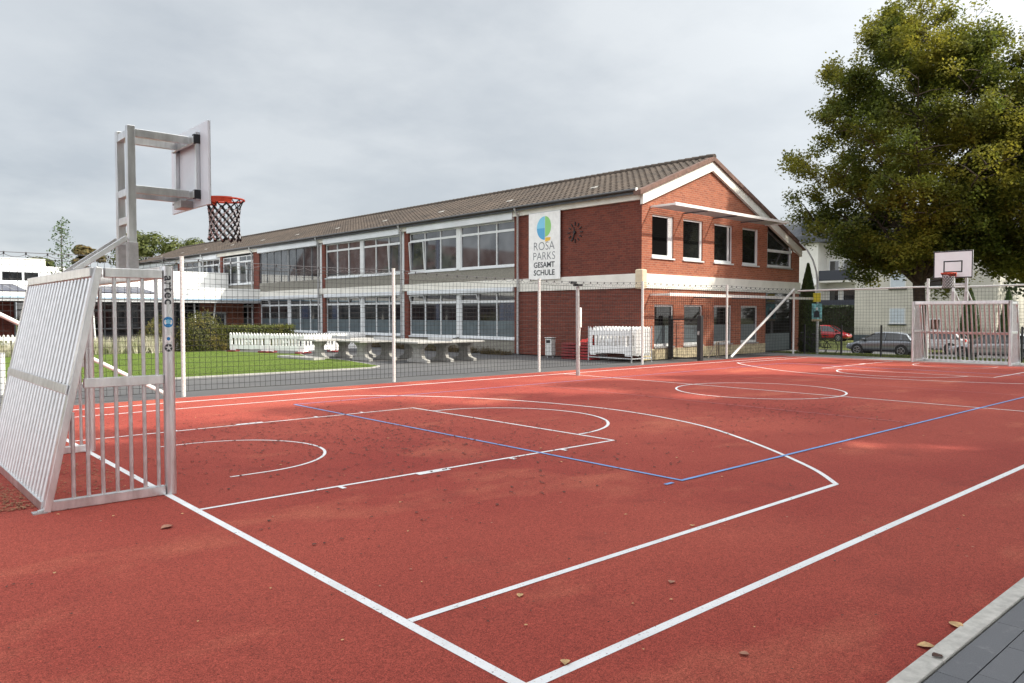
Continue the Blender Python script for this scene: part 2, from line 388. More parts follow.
arc3 = [(8.40,13.72),(8.95,13.1),(9.50,12.25),(9.95,11.2),(10.22,10.11),(10.33,9.1),(10.24,8.1),(10.0,7.15),(9.70,6.42),(9.30,5.75),(8.92,5.18),(8.45,4.55),(7.93,3.93),(7.44,3.48)]
def smooth_pts(p, k=6):
    out = []
    for i in range(len(p)-1):
        p0 = p[max(i-1, 0)]; p1 = p[i]; p2 = p[i+1]; p3 = p[min(i+2, len(p)-1)]
        for j in range(k):
            t = j/k; out.append(tuple(0.5*((2*p1[c])+(-p0[c]+p2[c])*t+(2*p0[c]-5*p1[c]+4*p2[c]-p3[c])*t*t+(-p0[c]+3*p1[c]-3*p2[c]+p3[c])*t**3) for c in (0, 1)))
    out.append(p[-1]); return out
def half(fl):
    g = (lambda p: p) if not fl else (lambda p: (2*XM-p[0], 2*YC-p[1]))
    def G(pts): return [g(p) for p in pts]
    def f(mb):
        z = 0.0035; w = 0.046
        ribbon(mb, G([(XB+.03, 6.70), (7.80, 6.70)]), w, z); ribbon(mb, G([(XB+.03, 11.45), (7.80, 11.45)]), w, z)
        ribbon(mb, G([(7.80, 6.677), (7.80, 11.473)]), w, z+0.0007)
        ribbon(mb, G(arc((7.80, 9.10), 1.74, -90, 90)), w, z+0.0014)
        ribbon(mb, G(arc((3.42, 9.03), 1.19, -90, 90)), w*0.8, z); ribbon(mb, G([(3.05, 7.84), (3.42, 7.84)]), w*.8, z); ribbon(mb, G([(3.05, 10.22), (3.42, 10.22)]), w*.8, z)
        ribbon(mb, G([(XB+.03, 3.48), (7.45, 3.48)]), w*1.15, z)
        ribbon(mb, G([(XB+.03, 14.12), (7.3, 14.12), (7.8, 14.05), (8.2, 13.86), (8.4, 13.72)]), w, z)
        ribbon(mb, G(smooth_pts(arc3)), w*1.15, z+0.0007)
        for s, ty in ((-1, 6.70), (1, 11.45)):
            for tx in (3.68, 5.92, 6.78): ribbon(mb, G([(tx, ty), (tx, ty+s*0.12)]), 0.05, z+0.001)
            ribbon(mb, G([(4.58, ty+s*0.045), (5.0, ty+s*0.045)]), 0.10, z+0.001)
    return f
markmesh('basketball_marking', M['line_white'], half(False)); markmesh('basketball_marking', M['line_white'], half(True))
def f(mb):
    seg(mb, (XM, YS+.03), (XM, YF-.03), 0.045, 0.0055); ribbon(mb, arc((XM-.1, 8.98), 1.80, 0, 360, 70), 0.045, 0.0062)
markmesh('centre_marking', M['line_white'], f)
def f(mb):
    z = 0.0068; x0, x1, y0, y1 = 6.42, 2*XM-6.42, 4.60, 13.33; w = .046
    seg(mb, (x0, y0-w/2), (x0, y1+w/2), w, z); seg(mb, (x1, y0-w/2), (x1, y1+w/2), w, z)
    seg(mb, (x0, y0), (x1, y0), w, z+.0007); seg(mb, (x0, y1), (x1, y1), w*.6, z+.001); seg(mb, (6.14, 4.60), (6.27, 4.60), w, z)
markmesh('volleyball_marking', M['line_blue'], f)
def f(mb):
    for x in (12.5, 2*XM-12.5): seg(mb, (x, 4.63), (x, 13.3), .028, 0.0085)
markmesh('attack_line_marking', M['line_faint'], f)

# ------------------------------------------------------------------ small football goals with hoops (built round local origin: x out of court behind = -x)
def build_goal(label, loc, rz):
    t = thing('football_goal', label, 'goal', loc, rz, 'aluminium goals on the court')
    y0, y1 = -1.5, 1.5; H = 2.12
    sides = []
    for y in (y0, y1):
        post = MB().tube([(0, y, 0), (0, y, H+0.03)], 0.052, 20).build('post', 'alu', t)
        sides.append(post)
    MB().box(-0.05, 0.05, y0+0.055, y1-0.055, H-0.08, H+0.03).build('crossbar', 'alu', t, bevel=0.006)
    tz, tx, bx = 2.06, -0.55, -0.99
    for y in (y0, y1):
        fr = MB()
        fr.beam((-0.054, y, H-0.05), (tx+0.01, y, H-0.05), 0.07, 0.085)
        fr.beam((-0.054, y, 0.045), (bx-0.0, y, 0.045), 0.07, 0.085)
        fr.beam((tx-0.035, y, H-0.005), (bx-0.035, y, 0.002), 0.085, 0.060, up=(1, 0, 0.2))
        fr.beam((-0.055, y, 1.09), (tx-0.17, y, 1.09), 0.05, 0.085)
        sf = fr.build('side_frame', 'alu', t, bevel=0.005)
        rd = MB()
        for k in range(4):
            x = -0.105-0.118*k
            rd.tube([(x, y, 0.08), (x, y, H-0.09)], 0.0175, 10)
        for x, zt in ((-0.577, 1.93), (-0.695, 1.40), (-0.813, 0.84)):
            rd.tube([(x, y, 0.08), (x, y, zt)], 0.0175, 10)
        rd.build('bar', 'rod', sf)
        fp = MB().tube([(bx-0.10, y-0.02, 0.012), (bx-0.02, y-0.02, 0.03)], 0.02, 6); fp.box(bx-0.14, bx-0.03, y-0.05, y+0.04, 0.0, 0.012)
        fp.build('ground_anchor', 'alu_dull', sf)
    bf = MB()
    def bp(z): k = (z)/(H-0.05); return bx+(tx-bx)*k-0.035
    a, b = y0+0.045, y1-0.045
    bf.beam((bp(2.03), a, H-0.045), (bp(2.03), b, H-0.045), 0.10, 0.085)
    bf.beam((bp(0.04), a, 0.045), (bp(0.04), b, 0.045), 0.085, 0.085)
    bf.beam((bp(1.04)-.045, a-.04, 1.04), (bp(1.04)-.045, b+.04, 1.04), 0.012, 0.085, up=(0.2, 0, 1))
    bo = bf.build('back_frame', 'alu', t, bevel=0.005)
    rd = MB(); n = 21
    for k in range(n):
        y = a+(b-a)*(k+0.5)/n
        rd.tube([(bp(0.08)-0.012, y, 0.08), (bp(2.02)-0.012, y, 2.02)], 0.027, 12)
    rd.build('bar', 'rod', bo)
    return t, sides
goal, posts = build_goal('silver aluminium football goal near left with barred slanting back panel', (2.35, 9.0, 0), 0)
goal2, posts2 = build_goal('distant silver football goal in front of parked cars', (28.62, 9.2, 0), PI)
# lettering and stickers wrapped on the near post (Y=-1.5 post), facing the camera
camdir = math.atan2(-1*(9.0-1.5), -2.35)
def wrap_on_post(vs, fs, name, m, post, yc, ang, r=0.0545, z0=0.0):
    out = []
    for (x, y, z) in vs:
        # x = along height, y = across
        th = ang + y/r
        out.append((r*math.cos(th), yc + r*math.sin(th), z0 - x))
    mb = MB(); mb.add(out, fs); return mb.build(name, m, post, recalc=False)
vs, fs = text_mb('artec', 0.125, 0, 0.0015, 1.05, 'LEFT')
# refine across direction: text is narrow enough to bend well
wrap_on_post([(x, y-0.03, 0) for x, y, z in vs], fs, 'lettering', M['text_black'], posts[0], -1.5, camdir+0.05, 0.0575, z0=2.06)
def disc2(cx, cy, r, n=24, rin=None, a0=0, a1=360):
    vs = []; fs = []
    if rin is None:
        vs = [(cx, cy, 0)]+[(cx+r*math.cos(R(a0+(a1-a0)*i/n)), cy+r*math.sin(R(a0+(a1-a0)*i/n)), 0) for i in range(n+1)]
        fs = [(0, i+1, i+2) for i in range(n)]
    else:
        for i in range(n+1):
            t = R(a0+(a1-a0)*i/n); vs += [(cx+r*math.cos(t), cy+r*math.sin(t), 0), (cx+rin*math.cos(t), cy+rin*math.sin(t), 0)]
        fs = [(2*i, 2*i+2, 2*i+3, 2*i+1) for i in range(n)]
    return vs, fs
v1, f1 = disc2(0.055, 0, 0.05); wrap_on_post(v1, f1, 'emblem', M['emblem_blue'], posts[0], -1.5, camdir+.02, z0=1.68)
v1, f1 = disc2(0.05, 0, 0.022); wrap_on_post(v1, f1, 'emblem_mark', M['sign_lightblue'], posts[0], -1.5, camdir+.02, 0.056, z0=1.68)
v1, f1 = disc2(0, 0, 0.036); wrap_on_post(v1, f1, 'round_sticker', M['plastic_white'], posts[0], -1.5, camdir+.02, z0=1.47)
v1, f1 = disc2(0, 0, 0.016); wrap_on_post(v1, f1, 'sticker_dot', M['emblem_blue'], posts[0], -1.5, camdir+.02, .056, z0=1.47)
vv = []; ff = []
for k in range(5):
    v1, f1 = disc2(0.026*math.cos(k*2*PI/5), 0.026*math.sin(k*2*PI/5), 0.0125, 8); n = len(vv); vv += v1; ff += [tuple(i+n for i in q) for q in f1]
v1, f1 = disc2(0, 0, 0.036, rin=0.031); n = len(vv); vv += v1; ff += [tuple(i+n for i in q) for q in f1]
wrap_on_post(vv, ff, 'sticker_symbol', M['text_black'], posts[0], -1.5, camdir+.02, z0=1.385)

def build_hoop(label, loc, rz, clear):
    t = thing('basketball_hoop', label, 'basketball hoop', loc, rz, 'basketball hoops on the court')
    ys = (-0.20, 0.20)
    for y in ys:
        p = MB().box(-0.04, 0.04, y-0.04, y+0.04, 2.155, 3.71).build('post', 'alu', t, bevel=0.005)
        MB().box(-0.05, 0.05, y-0.05, y+0.05, 2.15, 2.47).build('sleeve', 'alu_dull', p, bevel=0.004)
        MB().beam((-0.05, y, 2.52), (-0.56, y, 2.14), 0.05, 0.05).build('brace', 'alu', t, bevel=0.004)
        for z in (3.64, 3.04):
            MB().beam((0.042, y, z), (0.60, y, z), 0.045, 0.085).build('arm', 'alu', t, bevel=0.004)
    for z in (3.62, 3.0, 2.70): MB().box(-0.035, 0.035, ys[0]+0.042, ys[1]-0.042, z-0.03, z+0.05).build('cross_rail', 'alu', t, bevel=0.004)
    bd = MB().box(0.675, 0.70, -0.60, 0.60, 2.90, 3.81).build('backboard', 'board' if not clear else 'board_clear', t, bevel=0.004)
    fr = MB(); yb = 0.36
    fr.box(0.63, 0.672, -yb, -yb+0.05, 2.97, 3.72); fr.box(0.63, 0.672, yb-0.05, yb, 2.97, 3.72)
    fr.box(0.60, 0.629, -yb, yb, 3.59, 3.67); fr.box(0.60, 0.629, -yb, yb, 2.99, 3.07)
    fr.box(0.62, 0.67, -yb+.052, yb-.052, 3.65, 3.70)
    fr.build('support_frame', 'alu', bd, bevel=0.004)
    for y in (-yb+0.02, yb-0.02):
        for z in (3.64, 3.03): MB().box(0.605, 0.68, y-0.03, y+0.03, z-0.05, z+0.05).build('clamp', 'black', bd, bevel=0.004)
    mk = MB(); x0, x1 = 0.7005, 0.703
    def rect(y0, y1, z0, z1, w):
        mk.box(x0, x1, y0, y1, z0, z0+w); mk.box(x0, x1, y0, y1, z1-w, z1); mk.box(x0, x1, y0, y0+w, z0+w, z1-w); mk.box(x0, x1, y1-w, y1, z0+w, z1-w)
    rect(-0.598, 0.598, 2.902, 3.808, 0.035); rect(-0.29, 0.29, 3.09, 3.48, 0.04)
    mk.build('board_marking', 'black', bd)
    # rim
    c = Vector((1.075, 0.0, 3.05)); r = 0.225
    rm = MB(); rm.tube([(c.x+r*math.cos(2*PI*i/36), c.y+r*math.sin(2*PI*i/36), c.z) for i in range(36)], 0.012, 8, closed=True)
    n = 36
    for i in range(9, 27):   # deep collar near the board
        t0, t1 = 2*PI*i/n, 2*PI*(i+1)/n
        a = (c.x+(r+0.006)*math.cos(t0), c.y+(r+0.006)*math.sin(t0)); b = (c.x+(r+0.006)*math.cos(t1), c.y+(r+0.006)*math.sin(t1))
        rm.quad((*a, 3.0), (*b, 3.0), (*b, 3.065), (*a, 3.065)); rm.quad((a[0]-.006, a[1], 3.065), (b[0]-.006, b[1], 3.065), (b[0]-.006, b[1], 3.0), (a[0]-.006, a[1], 3.0))
    rm.box(0.704, 0.89, -0.11, 0.11, 3.035, 3.06); rm.box(0.704, 0.716, -0.11, 0.11, 2.95, 3.034)
    rm.prism([(0.717, 2.95), (0.87, 3.034), (0.717, 3.034)], -0.105, -0.098); rm.prism([(0.717, 2.95), (0.87, 3.034), (0.717, 3.034)], 0.098, 0.105)
    ro = rm.build('rim', 'orange', t)
    MB().box(0.54, 0.672, -0.12, 0.12, 2.90, 2.985).build('rim_bracket', 'alu_dull', t, bevel=0.004)
    # chequered net
    def rr(z): # radius by depth 0..1
        return r*(0.97-0.17*min(1, z/0.16))-0.02*math.sin(PI*max(0, min(1, (z-.16)/.84)))
    Hn = 0.46; nw = 12; rows = 9; top = 3.045
    dark = MB(); light = MB()
    for i in range(nw):
        for sgn in (1, -1):
            pts = []
            for k in range(rows+1):
                th = 2*PI*(i+sgn*0.5*k)/nw; q = rr(k/rows); pts.append((c.x+q*math.cos(th), c.y+q*math.sin(th), top-Hn*k/rows))
            dark.tube(pts[:3], 0.006, 5); (dark if sgn > 0 else light).tube(pts[2:], 0.0125, 5)
    for k in range(2, rows+1):
        for i in range(nw):
            th = 2*PI*(i+0.5*(k % 2))/nw; q = rr(k/rows); z = top-Hn*k/rows
            P0 = Vector((c.x+q*math.cos(th), c.y+q*math.sin(th), z)); tn = Vector((-math.sin(th), math.cos(th), 0)); ra = Vector((math.cos(th), math.sin(th), 0))*.015
            w_ = 0.030; h_ = .026
            dark.add([P0+tn*w_, P0+Vector((0,0,h_)), P0-tn*w_, P0-Vector((0,0,h_)), P0+ra, P0-ra], [(0,1,4),(1,2,4),(2,3,4),(3,0,4),(1,0,5),(2,1,5),(3,2,5),(0,3,5)])
    nn = dark.build('net', 'rope', ro); light.build('net_cord', 'net_white', nn)
    return t
build_hoop('basketball hoop with black and white net above the nearby goal, seen from behind', (2.41, 9.03, 0), 0, True)
build_hoop('far basketball hoop, white board with black square facing the camera', (28.62, 9.22, 0), PI, False)

# ------------------------------------------------------------------ ball stop fence (long side) and end fence
def net_panel(mb, p, q, z0, z1, step=0.118, r=0.0042, sag=0.03, scallop=None):
    p = Vector((*p, 0)); q = Vector((*q, 0)); L = (q-p).length; d = (q-p)/L; nv = int(L/step)
    w = Vector((-d.y, d.x, 0))
    def bow(t, z): return w*(0.05*math.sin(PI*t)*math.sin(PI*(z-z0)/(z1-z0)))
    for i in range(1, nv):
        t = i/nv; zz = z1-0.02-(sag*4*t*(1-t))
        mb.tube([p+d*(L*t)+bow(t, z)+Vector((0, 0, z)) for z in (z0, z0+(zz-z0)*.33, z0+(zz-z0)*.66, zz)], r, 3, caps=False)
    nh = int((z1-z0)/step)
    for j in range(nh+1):
        z = z0+(z1-z0)*j/nh*0.995
        pts = []
        for i in range(13):
            t = i/12; sg = sag*4*t*(1-t)*(j/nh); pts.append(p+d*(L*t)+bow(t, z)+Vector((0, 0, z-sg+0.008*math.sin(9*t+j*1.7))))
        mb.tube(pts, r*(1.6 if j in (0, nh) else 1), 3, caps=False)
FX = [0.25, 5.35, 10.45, 15.48, 20.28, 25.35, 30.42]; FY = 16.17; FH = [2.86, 2.86, 2.82, 2.72, 2.78, 2.80, 2.78]
t = thing('ball_stop_fence', 'tall dark rope net on pale posts along the far side of the court', 'net fence', (0.25, FY, 0))
def lx(x): return x-0.25
netm = MB(); wirem = MB(); cl = MB()
for i, x in enumerate(FX):
    h = FH[i]
    pm = MB().tube([(lx(x), 0, 0), (lx(x), 0, h)], 0.041, 14)
    for k in range(int(h/0.118)): pm.tube([(lx(x), 0, 0.1+k*0.118-.008), (lx(x), 0, 0.1+k*0.118+.008)], 0.0445, 14)
    pm.build('post', 'galv_light', t)
    MB().tube([(lx(x), 0, h), (lx(x), 0, h+0.02)], 0.046, 12).build('post_cap', 'galv_light', t)
for (a, b), (ha, hb) in zip(zip(FX[:-1], FX[1:]), zip(FH[:-1], FH[1:])):
    hm = min(ha, hb)-.02
    def hc(x): u = (x-a)/(b-a); return ha+(hb-ha)*u-.02-.03*4*u*(1-u)
    net_panel(netm, (lx(a), 0.055), (lx(b), 0.055), 0.10, hm-.10)
    wirem.tube([(lx(a+(b-a)*q/8), 0, hc(a+(b-a)*q/8)) for q in range(9)], 0.006, 5)
    n = 15; L = b-a
    for k in range(n):
        xa = a+L*k/n; pts = []
        for q in range(7):
            u = q/6; pts.append((lx(xa+L/n*u), 0.02, hc(xa+L/n*u)-.03-0.05*4*u*(1-u)))
        wirem.tube(pts, 0.006, 4)
        for q in range(0, 7, 2): wirem.tube([pts[q], (pts[q][0], 0.05, hm-.11)], 0.004, 3, caps=False)
        cl.tube([(lx(xa), 0.01, hc(xa)-.035), (lx(xa), 0.01, hc(xa)+.012)], 0.014, 6)
netm.build('net', 'rope', t); wirem.build('cable', 'wire', t); cl.build('cable_clip', 'black', t)
MB().tube([(lx(5.05), 0.0, 0.05), (lx(0.30), 0.0, 2.80)], 0.040, 12).build('brace', 'white_paint', t)
MB().tube([(lx(25.62), -0.02, 0.05), (lx(30.40), -0.02, 2.74)], 0.050, 12).build('brace', 'galv_light', t)

t = thing('ball_stop_fence', 'rope net under a galvanised top pipe at the far end behind the distant goal', 'net fence', (30.5, 16.1, 0))
ys = [-5.2, -10.4, -15.6, -20.8]
prev = -0.06
netm = MB()
for i, y in enumerate(ys):
    MB().tube([(0, y, 0), (0, y, 3.02 if i == 0 else 2.8)], 0.048, 12).build('post', 'galv_light', t)
    MB().tube([(0, prev, 2.68), (0, y, 2.72)], 0.034, 10).build('top_pipe', 'galv_light', t)
    net_panel(netm, (-0.02, prev), (-0.02, y), 0.1, 2.66)
    prev = y
netm.build('net', 'rope', t)

# small gate between building and fence
t = thing('mesh_gate', 'low dark grey mesh gate standing open before the gable end', 'gate', (23.75, 16.25, -0.02), R(2))
MB().box(-0.09, 0.09, -0.07, 0.07, 0, 1.66).build('gate_post', 'black', t, bevel=0.006)
MB().box(-0.06, 0.06, 1.25, 1.37, 0, 1.66).build('gate_post', 'black', t, bevel=0.006)
g = MB(); g.box(-0.02, 0.02, 0.09, 1.23, 0.05, 0.10); g.box(-0.02, 0.02, 0.09, 1.23, 1.50, 1.54); g.box(-0.02, 0.02, 0.09, 0.13, 0.10, 1.50); g.box(-0.02, 0.02, 1.19, 1.23, 0.10, 1.50)
g.build('gate_leaf', 'black', t)
g = MB()
for k in range(20): g.box(-0.003, 0.003, 0.15+k*.053, 0.156+k*.053, 0.1, 1.5)
for k in range(7): g.box(-0.006, 0.006, 0.13, 1.19, 0.2+k*.2, 0.21+k*.2)
g.build('gate_mesh', 'wire', t)
MB().box(-0.12, -0.09, -0.02, 0.05, 0.95, 1.10).build('lock_box', 'alu_dull', t)

# volleyball post at the half way line
t = thing('volleyball_post', 'free-standing aluminium net post with winch on the halfway line', 'net post', (XM-0.1, 14.50, 0))
MB().tube([(0, 0, 0), (-0.03, 0, 2.46)], [0.056, 0.05], 18).build('pole', 'alu_dull', t)
MB().box(-0.13, 0.06, -0.12, 0.08, 2.47, 2.53).build('top_pulley', 'black', t, bevel=0.01)
MB().box(-0.30, -0.12, -0.06, 0.02, 2.53, 2.60).build('net_hook', 'black', t, bevel=0.01)
MB().box(0.045, 0.11, -0.04, 0.04, 1.32, 1.88).build('winch_housing', 'plastic_white', t, bevel=0.02)
MB().tube([(0.07, 0, 1.32), (0.05, 0, 1.0), (0.06, 0, 0.82)], 0.018, 8).build('winch_strap', 'plastic_white', t)

# ------------------------------------------------------------------ school building
CX, CY, RZ = 22.065, 17.648, R(1.46)
S = thing('school_building', 'long two-storey red brick school with white bands and pitched tiled roof', 'building', (CX, CY, 0), RZ)
LEN = 58.0; WG = 12.2; ZE = 6.20; XR = 4.48; ZR = 7.98; SL = 0.385
def zroof(x): return ZR-abs(x-XR)*SL*(1.0 if x < XR else 1.03)
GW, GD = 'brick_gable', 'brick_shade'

# gable wall: front face polygon with window holes built from vertical strips
def wall_with_holes(mb, u0, u1, z0, ztop, holes, place):
    # holes: (ua, ub, za, zb); place(u, z, d) -> 3D
    us = sorted(set([u0, u1]+[h[0] for h in holes]+[h[1] for h in holes]+[XR if u0 < XR < u1 else u0]))
    for a, b in zip(us[:-1], us[1:]):
        hs = sorted([h for h in holes if h[0] <= a+1e-6 and h[1] >= b-1e-6], key=lambda h: h[2])
        zs = z0
        for h in hs+[None]:
            za = (ztop(a) if h is None else h[2]); zb = (ztop(b) if h is None else h[2])
            if za > zs+1e-4: mb.quad(place(a, zs, 0), place(b, zs, 0), place(b, zb, 0), place(a, za, 0))
            if h: zs = h[3]
    for h in holes:
        ua, ub, za, zb = h; D = 0.16
        mb.quad(place(ua, za, 0), place(ua, zb, 0), place(ua, zb, D), place(ua, za, D)); mb.quad(place(ub, za, 0), place(ub, za, D), place(ub, zb, D), place(ub, zb, 0))
        mb.quad(place(ua, za, 0), place(ua, za, D), place(ub, za, D), place(ub, za, 0)); mb.quad(place(ua, zb, 0), place(ub, zb, 0), place(ub, zb, D), place(ua, zb, D))
def place_g(u, z, d): return (u, d, z)
def place_s(u, z, d): return (d, u, z)
gub = [(0.62, 1.98), (2.62, 3.98), (4.82, 6.22), (7.02, 8.36)]
gut = 5.40
gable_holes = [(a, b, 3.80, gut) for a, b in gub]
glb = [(0.80, 2.02), (2.72, 4.02), (4.84, 6.22), (6.96, 8.36)]
lower_holes = [(a, b, 0.46, 2.06) for a, b in glb]
mb = MB()
def ztop_g(u): return zroof(u)-0.52
wall_with_holes(mb, 0.0, 8.9, 3.19, ztop_g, gable_holes, place_g)
mb.quad((8.9, 0, 3.19), (12.2, 0, 3.19), (12.2, 0, 3.82), (8.9, 0, 3.82))
mb.quad((8.9, 0, 3.82), (9.15, 0, 3.82), (9.15, 0, ztop_g(9.15)), (8.9, 0, ztop_g(8.9)))
mb.quad((11.42, 0, 3.82), (12.2, 0, 3.82), (12.2, 0, ztop_g(12.2)), (11.42, 0, ztop_g(11.42)))
wall_with_holes(mb, 0.0, 9.05, 0.40, lambda u: 2.65, lower_holes, place_g)
mb.quad((11.55, 0, 0), (12.2, 0, 0), (12.2, 0, 2.65), (11.55, 0, 2.65))
mb.quad((12.2, 0, 0), (12.2, 14, 0), (12.2, 14, 4.6), (12.2, 0, 4.6))
mb.build('gable_wall', GW, S, recalc=False)
MB().box(0.0, 9.05, -0.02, 0.10, 0, 0.40).build('plinth', 'plinth', S)
mb = MB()
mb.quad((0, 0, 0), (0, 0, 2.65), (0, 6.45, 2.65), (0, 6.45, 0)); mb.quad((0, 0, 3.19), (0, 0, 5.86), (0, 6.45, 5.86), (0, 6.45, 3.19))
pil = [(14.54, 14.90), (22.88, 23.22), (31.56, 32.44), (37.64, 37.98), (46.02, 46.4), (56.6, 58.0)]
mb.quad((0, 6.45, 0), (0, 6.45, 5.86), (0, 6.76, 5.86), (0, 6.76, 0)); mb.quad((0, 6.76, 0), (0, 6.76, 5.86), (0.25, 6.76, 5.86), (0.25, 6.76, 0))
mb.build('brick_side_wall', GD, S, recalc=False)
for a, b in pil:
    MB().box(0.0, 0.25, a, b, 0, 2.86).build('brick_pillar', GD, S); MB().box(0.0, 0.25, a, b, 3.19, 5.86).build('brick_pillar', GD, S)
for a, b in ((14.90, 15.18), (23.22, 23.56), (37.98, 38.25)): MB().box(0.06, .26, a+.002, b-.002, 0, 5.86).build('joint_panel', 'window_white', S)
# dark core behind the glazing
MB().box(0.30, 12.1, 0.30, LEN-0.1, 0.0, 4.5).build('interior_core', 'dark_inside', S)
# white band and fascia
mb = MB(); mb.box(-0.06, 0.10, -0.06, LEN, 2.86, 3.19); mb.box(-0.06, 0.10, -0.06, 6.5, 2.655, 2.858); mb.box(0.101, 12.25, -0.06, 0.10, 2.655, 3.19)
mb.build('storey_band', 'fascia', S, bevel=0.01)
mb = MB(); mb.box(-0.10, 0.10, 0.01, LEN, 5.862, 6.20); mb.build('eaves_fascia', 'fascia', S, bevel=0.01)
mb = MB()
def strip(x0, x1, d0, d1, y0, y1):
    vs = [(x, y, zroof(x)-d) for y in (y0, y1) for x, d in ((x0, d0), (x1, d0), (x1, d1), (x0, d1))]
    mb.add(vs, [(0,1,2,3),(7,6,5,4),(0,4,5,1),(1,5,6,2),(2,6,7,3),(3,7,4,0)])
strip(-0.10, XR, 0.13, 0.53, -0.12, -0.003); strip(XR, 12.22, 0.13, 0.50, -0.12, -0.003)
mb.build('gable_fascia', 'fascia', S)
mb = MB(); strip(-0.35, XR, -0.05, 0.125, -0.20, 0.12); strip(XR, 12.42, -0.05, 0.125, -0.20, 0.12)
mb.build('verge_tiles', 'brown_tile', S)
# roof
def roof_mat():
    m = bpy.data.materials.new('weathered_roof_tiles'); m.use_nodes = True; nt = m.node_tree; N = nt.nodes; L = nt.links
    b = N['Principled BSDF']; b.inputs['Roughness'].default_value = 0.9
    tc = N.new('ShaderNodeTexCoord'); o = tc.outputs['Object']
    c = mixc(nt, noise_n(nt, o, 0.5, 6, 0.7, 0.35, 0.65), (0.040, 0.031, 0.025), (0.080, 0.059, 0.045))
    c = mixc(nt, noise_n(nt, o, 5, 5, 0.7, 0.5, 0.75), c, (0.12, 0.094, 0.073))
    c = mixc(nt, noise_n(nt, o, 2.2, 6, 0.7, 0.56, 0.75), c, (0.032, 0.029, 0.026))
    L.new(c, b.inputs['Base Color']); return m
M['tiles'] = roof_mat()
mb = MB()
def roof_side(x_e, x_r, lift=0.0):
    n = 6; pitch = 0.30; rows = 13
    cols = int(LEN/pitch); us = []
    for c in range(cols):
        for k, hgt in ((0, 0.0), (0.22, 0.045), (0.38, 0.06), (0.55, 0.045), (0.72, 0.0)): us.append((0.05+(c+k)*pitch, hgt))
    us = [(y-0.1, h) for y, h in us]
    for r in range(rows):
        xa = x_e+(x_r-x_e)*r/rows; xb = x_e+(x_r-x_e)*(r+1.12)/rows
        if (xb-x_r)*(x_r-x_e) > 0: xb = x_r
        vs = []
        for y, h in us:
            vs += [(xa, y, zroof(xa)+h+0.035), (xb, y, zroof(xb)+h+0.0)]
        mb.add(vs, [(2*i, 2*i+1, 2*i+3, 2*i+2) for i in range(len(us)-1)])
        vs2 = []
        for y, h in us: vs2 += [(xa, y, zroof(xa)+h+0.035), (xa, y, zroof(xa)-0.01)]
        mb.add(vs2, [(2*i, 2*i+1, 2*i+3, 2*i+2) for i in range(len(us)-1)])
roof_side(-0.30, XR); roof_side(12.45, XR)
ro = mb.build('roof', M['tiles'], S, recalc=False)
mb = MB(); strip(-0.27, XR, 0.0, 0.10, 0.13, LEN); strip(XR, 12.4, 0.0, 0.10, 0.13, LEN); mb.build('roof_deck', 'dark_roof', ro)
mb = MB(); y = -0.2
while y < LEN:
    mb.tube([(XR, y, ZR+0.02), (XR, y+0.36, ZR+0.045)], 0.13, 8); y += 0.34
mb.build('ridge_tile', M['tiles'], ro)
for k in range(11):
    y = 3.6+k*5.1; xx = 1.55; z = zroof(xx)+0.06
    MB().beam((xx-.14, y, z-.06), (xx+.12, y, z+.04), .30, .05).build('pale_vent_tile', 'concrete_pale', ro)
mb = MB(); mb.tube([(-0.34, 0.02, 6.205), (-0.34, LEN, 6.205)], 0.045, 10); mb.build('gutter', mat('zinc_gutter', (0.12, 0.12, 0.125), 0.5, 0.4), S)
MB().box(-0.40, -0.28, -0.03, 0.012, 6.14, 6.26).build('gutter_end', 'white_paint', S, bevel=0.01)
for y in (6.40, 14.98, 23.40, 32.35, 40.8, 49.0):
    MB().tube([(-0.34, y, 6.16), (-0.26, y, 5.98), (-0.15, y, 5.86), (-0.15, y, 0.0)], 0.05, 10).build('downpipe', 'galv', S)
MB().box(-0.14, 0.16, -0.14, 0.20, 2.62, 3.34).build('corner_stone', mat('sandstone', (0.62, 0.53, 0.38), 0.85, 0, 0.1, 4), S, bevel=0.05)

